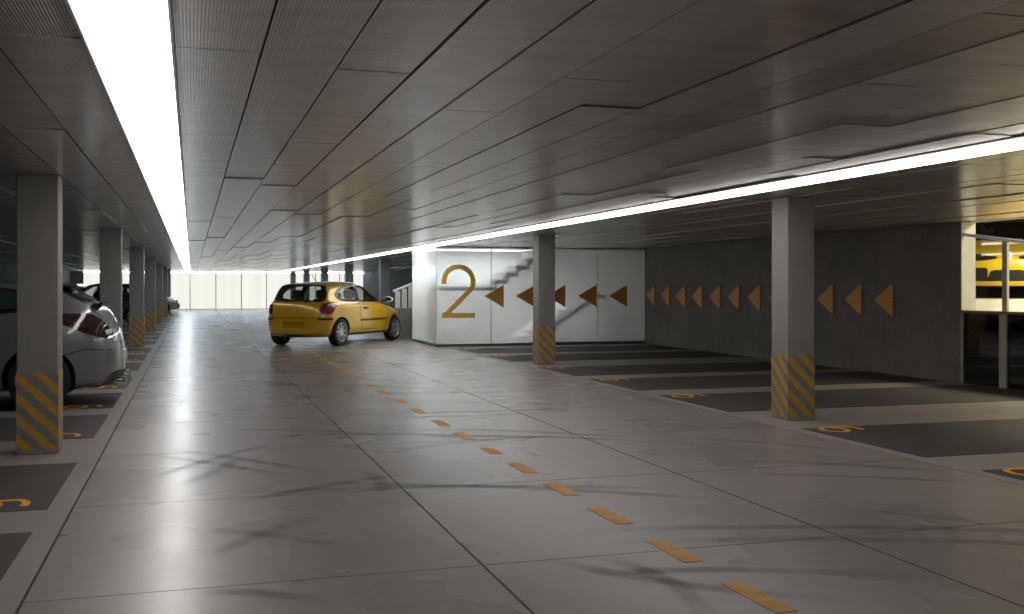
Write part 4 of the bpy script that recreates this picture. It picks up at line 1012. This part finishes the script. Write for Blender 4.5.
# --- yellow sports hatch on the raised deck, seen from the front
def detail_race(root, c):
    R_, F_, Sd = c['rear'], c['front'], c['side']
    tail_common(root, c, M['red'])
    for s in (-1, 1):
        D(root, 'headlamp', F_.patch(smooth_poly([(s * 0.15, 0.655), (s * 0.17, 0.69), (s * 0.40, 0.735), (s * 0.72, 0.78), (s * 0.74, 0.64), (s * 0.42, 0.625)], 2), 0.006, 0.012, 0.04), M['plastic'], 'dark slit headlamp')
        D(root, 'door_seam', Sd[s].line([(-0.47, 1.02), (-0.50, 0.75), (-0.40, 0.36), (0.66, 0.34), (0.92, 0.55), (0.90, 0.97)], 0.011), M['plastic'])
        D(root, 'door_handle', Sd[s].patch(smooth_poly([(-0.34, 0.83), (-0.34, 0.885), (-0.14, 0.88), (-0.14, 0.845)], 1), 0.022, 0.03, 0.05), M['plastic'])
        D(root, 'side_intake', F_.patch(smooth_poly([(s * 0.30, 0.28), (s * 0.30, 0.51), (s * 0.76, 0.51), (s * 0.74, 0.30)], 1), 0.006, 0.012, 0.04), M['plastic'], 'black side air intake')
    D(root, 'grille', F_.patch(smooth_poly([(-0.32, 0.27), (0.32, 0.27), (0.25, 0.47), (-0.25, 0.47)], 1), 0.010, 0.016, 0.04), M['plastic'], 'black lower grille')
    # front blade
    D(root, 'front_blade', F_.patch(smooth_poly([(-0.80, 0.285), (-0.4, 0.24), (0.4, 0.24), (0.80, 0.285), (0.78, 0.335), (0.4, 0.30), (-0.4, 0.30), (-0.78, 0.335)], 1), 0.045, 0.05, 0.05), c['paint'], 'yellow front blade')
    D(root, 'chin', F_.patch(smooth_poly([(-0.74, 0.21), (0.74, 0.21), (0.78, 0.235), (-0.78, 0.235)], 1), 0.012, 0.02, 0.05), M['plastic'], 'black chin spoiler')
    # round emblem: pale disc with dark diamond
    q = [Vector((0.075 * math.cos(a), 0.70 + 0.085 * math.sin(a))) for a in [2 * PI * i / 24 for i in range(24)]]
    e = D(root, 'badge', F_.patch(q, 0.016, 0.016, 0.04), M['badgeglint'], 'pale round front badge')
    D(e, 'badge_core', F_.patch([Vector((-0.028, 0.70)), Vector((0, 0.745)), Vector((0.028, 0.70)), Vector((0, 0.655))], 0.020, 0.006, 0.03), M['plastic'])
P = hatch_params(); P['bodylabel'] = 'bright yellow painted body'; P['mirrormat'] = M['yellow2']
race = build_car('sports_car', M['yellow2'], P, detail_race)
race.location = (14.92, 16.22, DZ); race.rotation_euler = (0, 0, math.radians(90 + 43 + 90 + 4)); race.scale = (1.05, 1.05, 1.05)
tag(race, 'bright yellow sports hatchback with black intakes on the raised deck behind the glazing', 'car', 'parked cars')

# ------------------------------------------------------------------ world, camera, view
w = bpy.data.worlds.new('world'); S.world = w; w.use_nodes = True
w.node_tree.nodes['Background'].inputs[0].default_value = (0.5, 0.55, 0.6, 1); w.node_tree.nodes['Background'].inputs[1].default_value = 0.02
cd = bpy.data.cameras.new('camera'); cam = bpy.data.objects.new('camera', cd); COL.objects.link(cam)
cd.sensor_width = 36; cd.lens = 36 * 1041 / 1024; cd.shift_y = -20 / 1024
cam.location = (0, 0, 1.4); cam.rotation_euler = (PI / 2, 0, -math.radians(17.1)); cd.clip_end = 300
S.camera = cam
S.view_settings.view_transform = 'Standard'; S.view_settings.look = 'None'; S.view_settings.gamma = 1; S.view_settings.use_curve_mapping = False
S.view_settings.exposure = 0.28
S.cycles.max_bounces = 8; S.cycles.volume_bounces = 1; S.cycles.diffuse_bounces = 4; S.cycles.glossy_bounces = 4; S.cycles.transmission_bounces = 6; S.cycles.transparent_max_bounces = 16
S.cycles.sample_clamp_indirect = 6.0
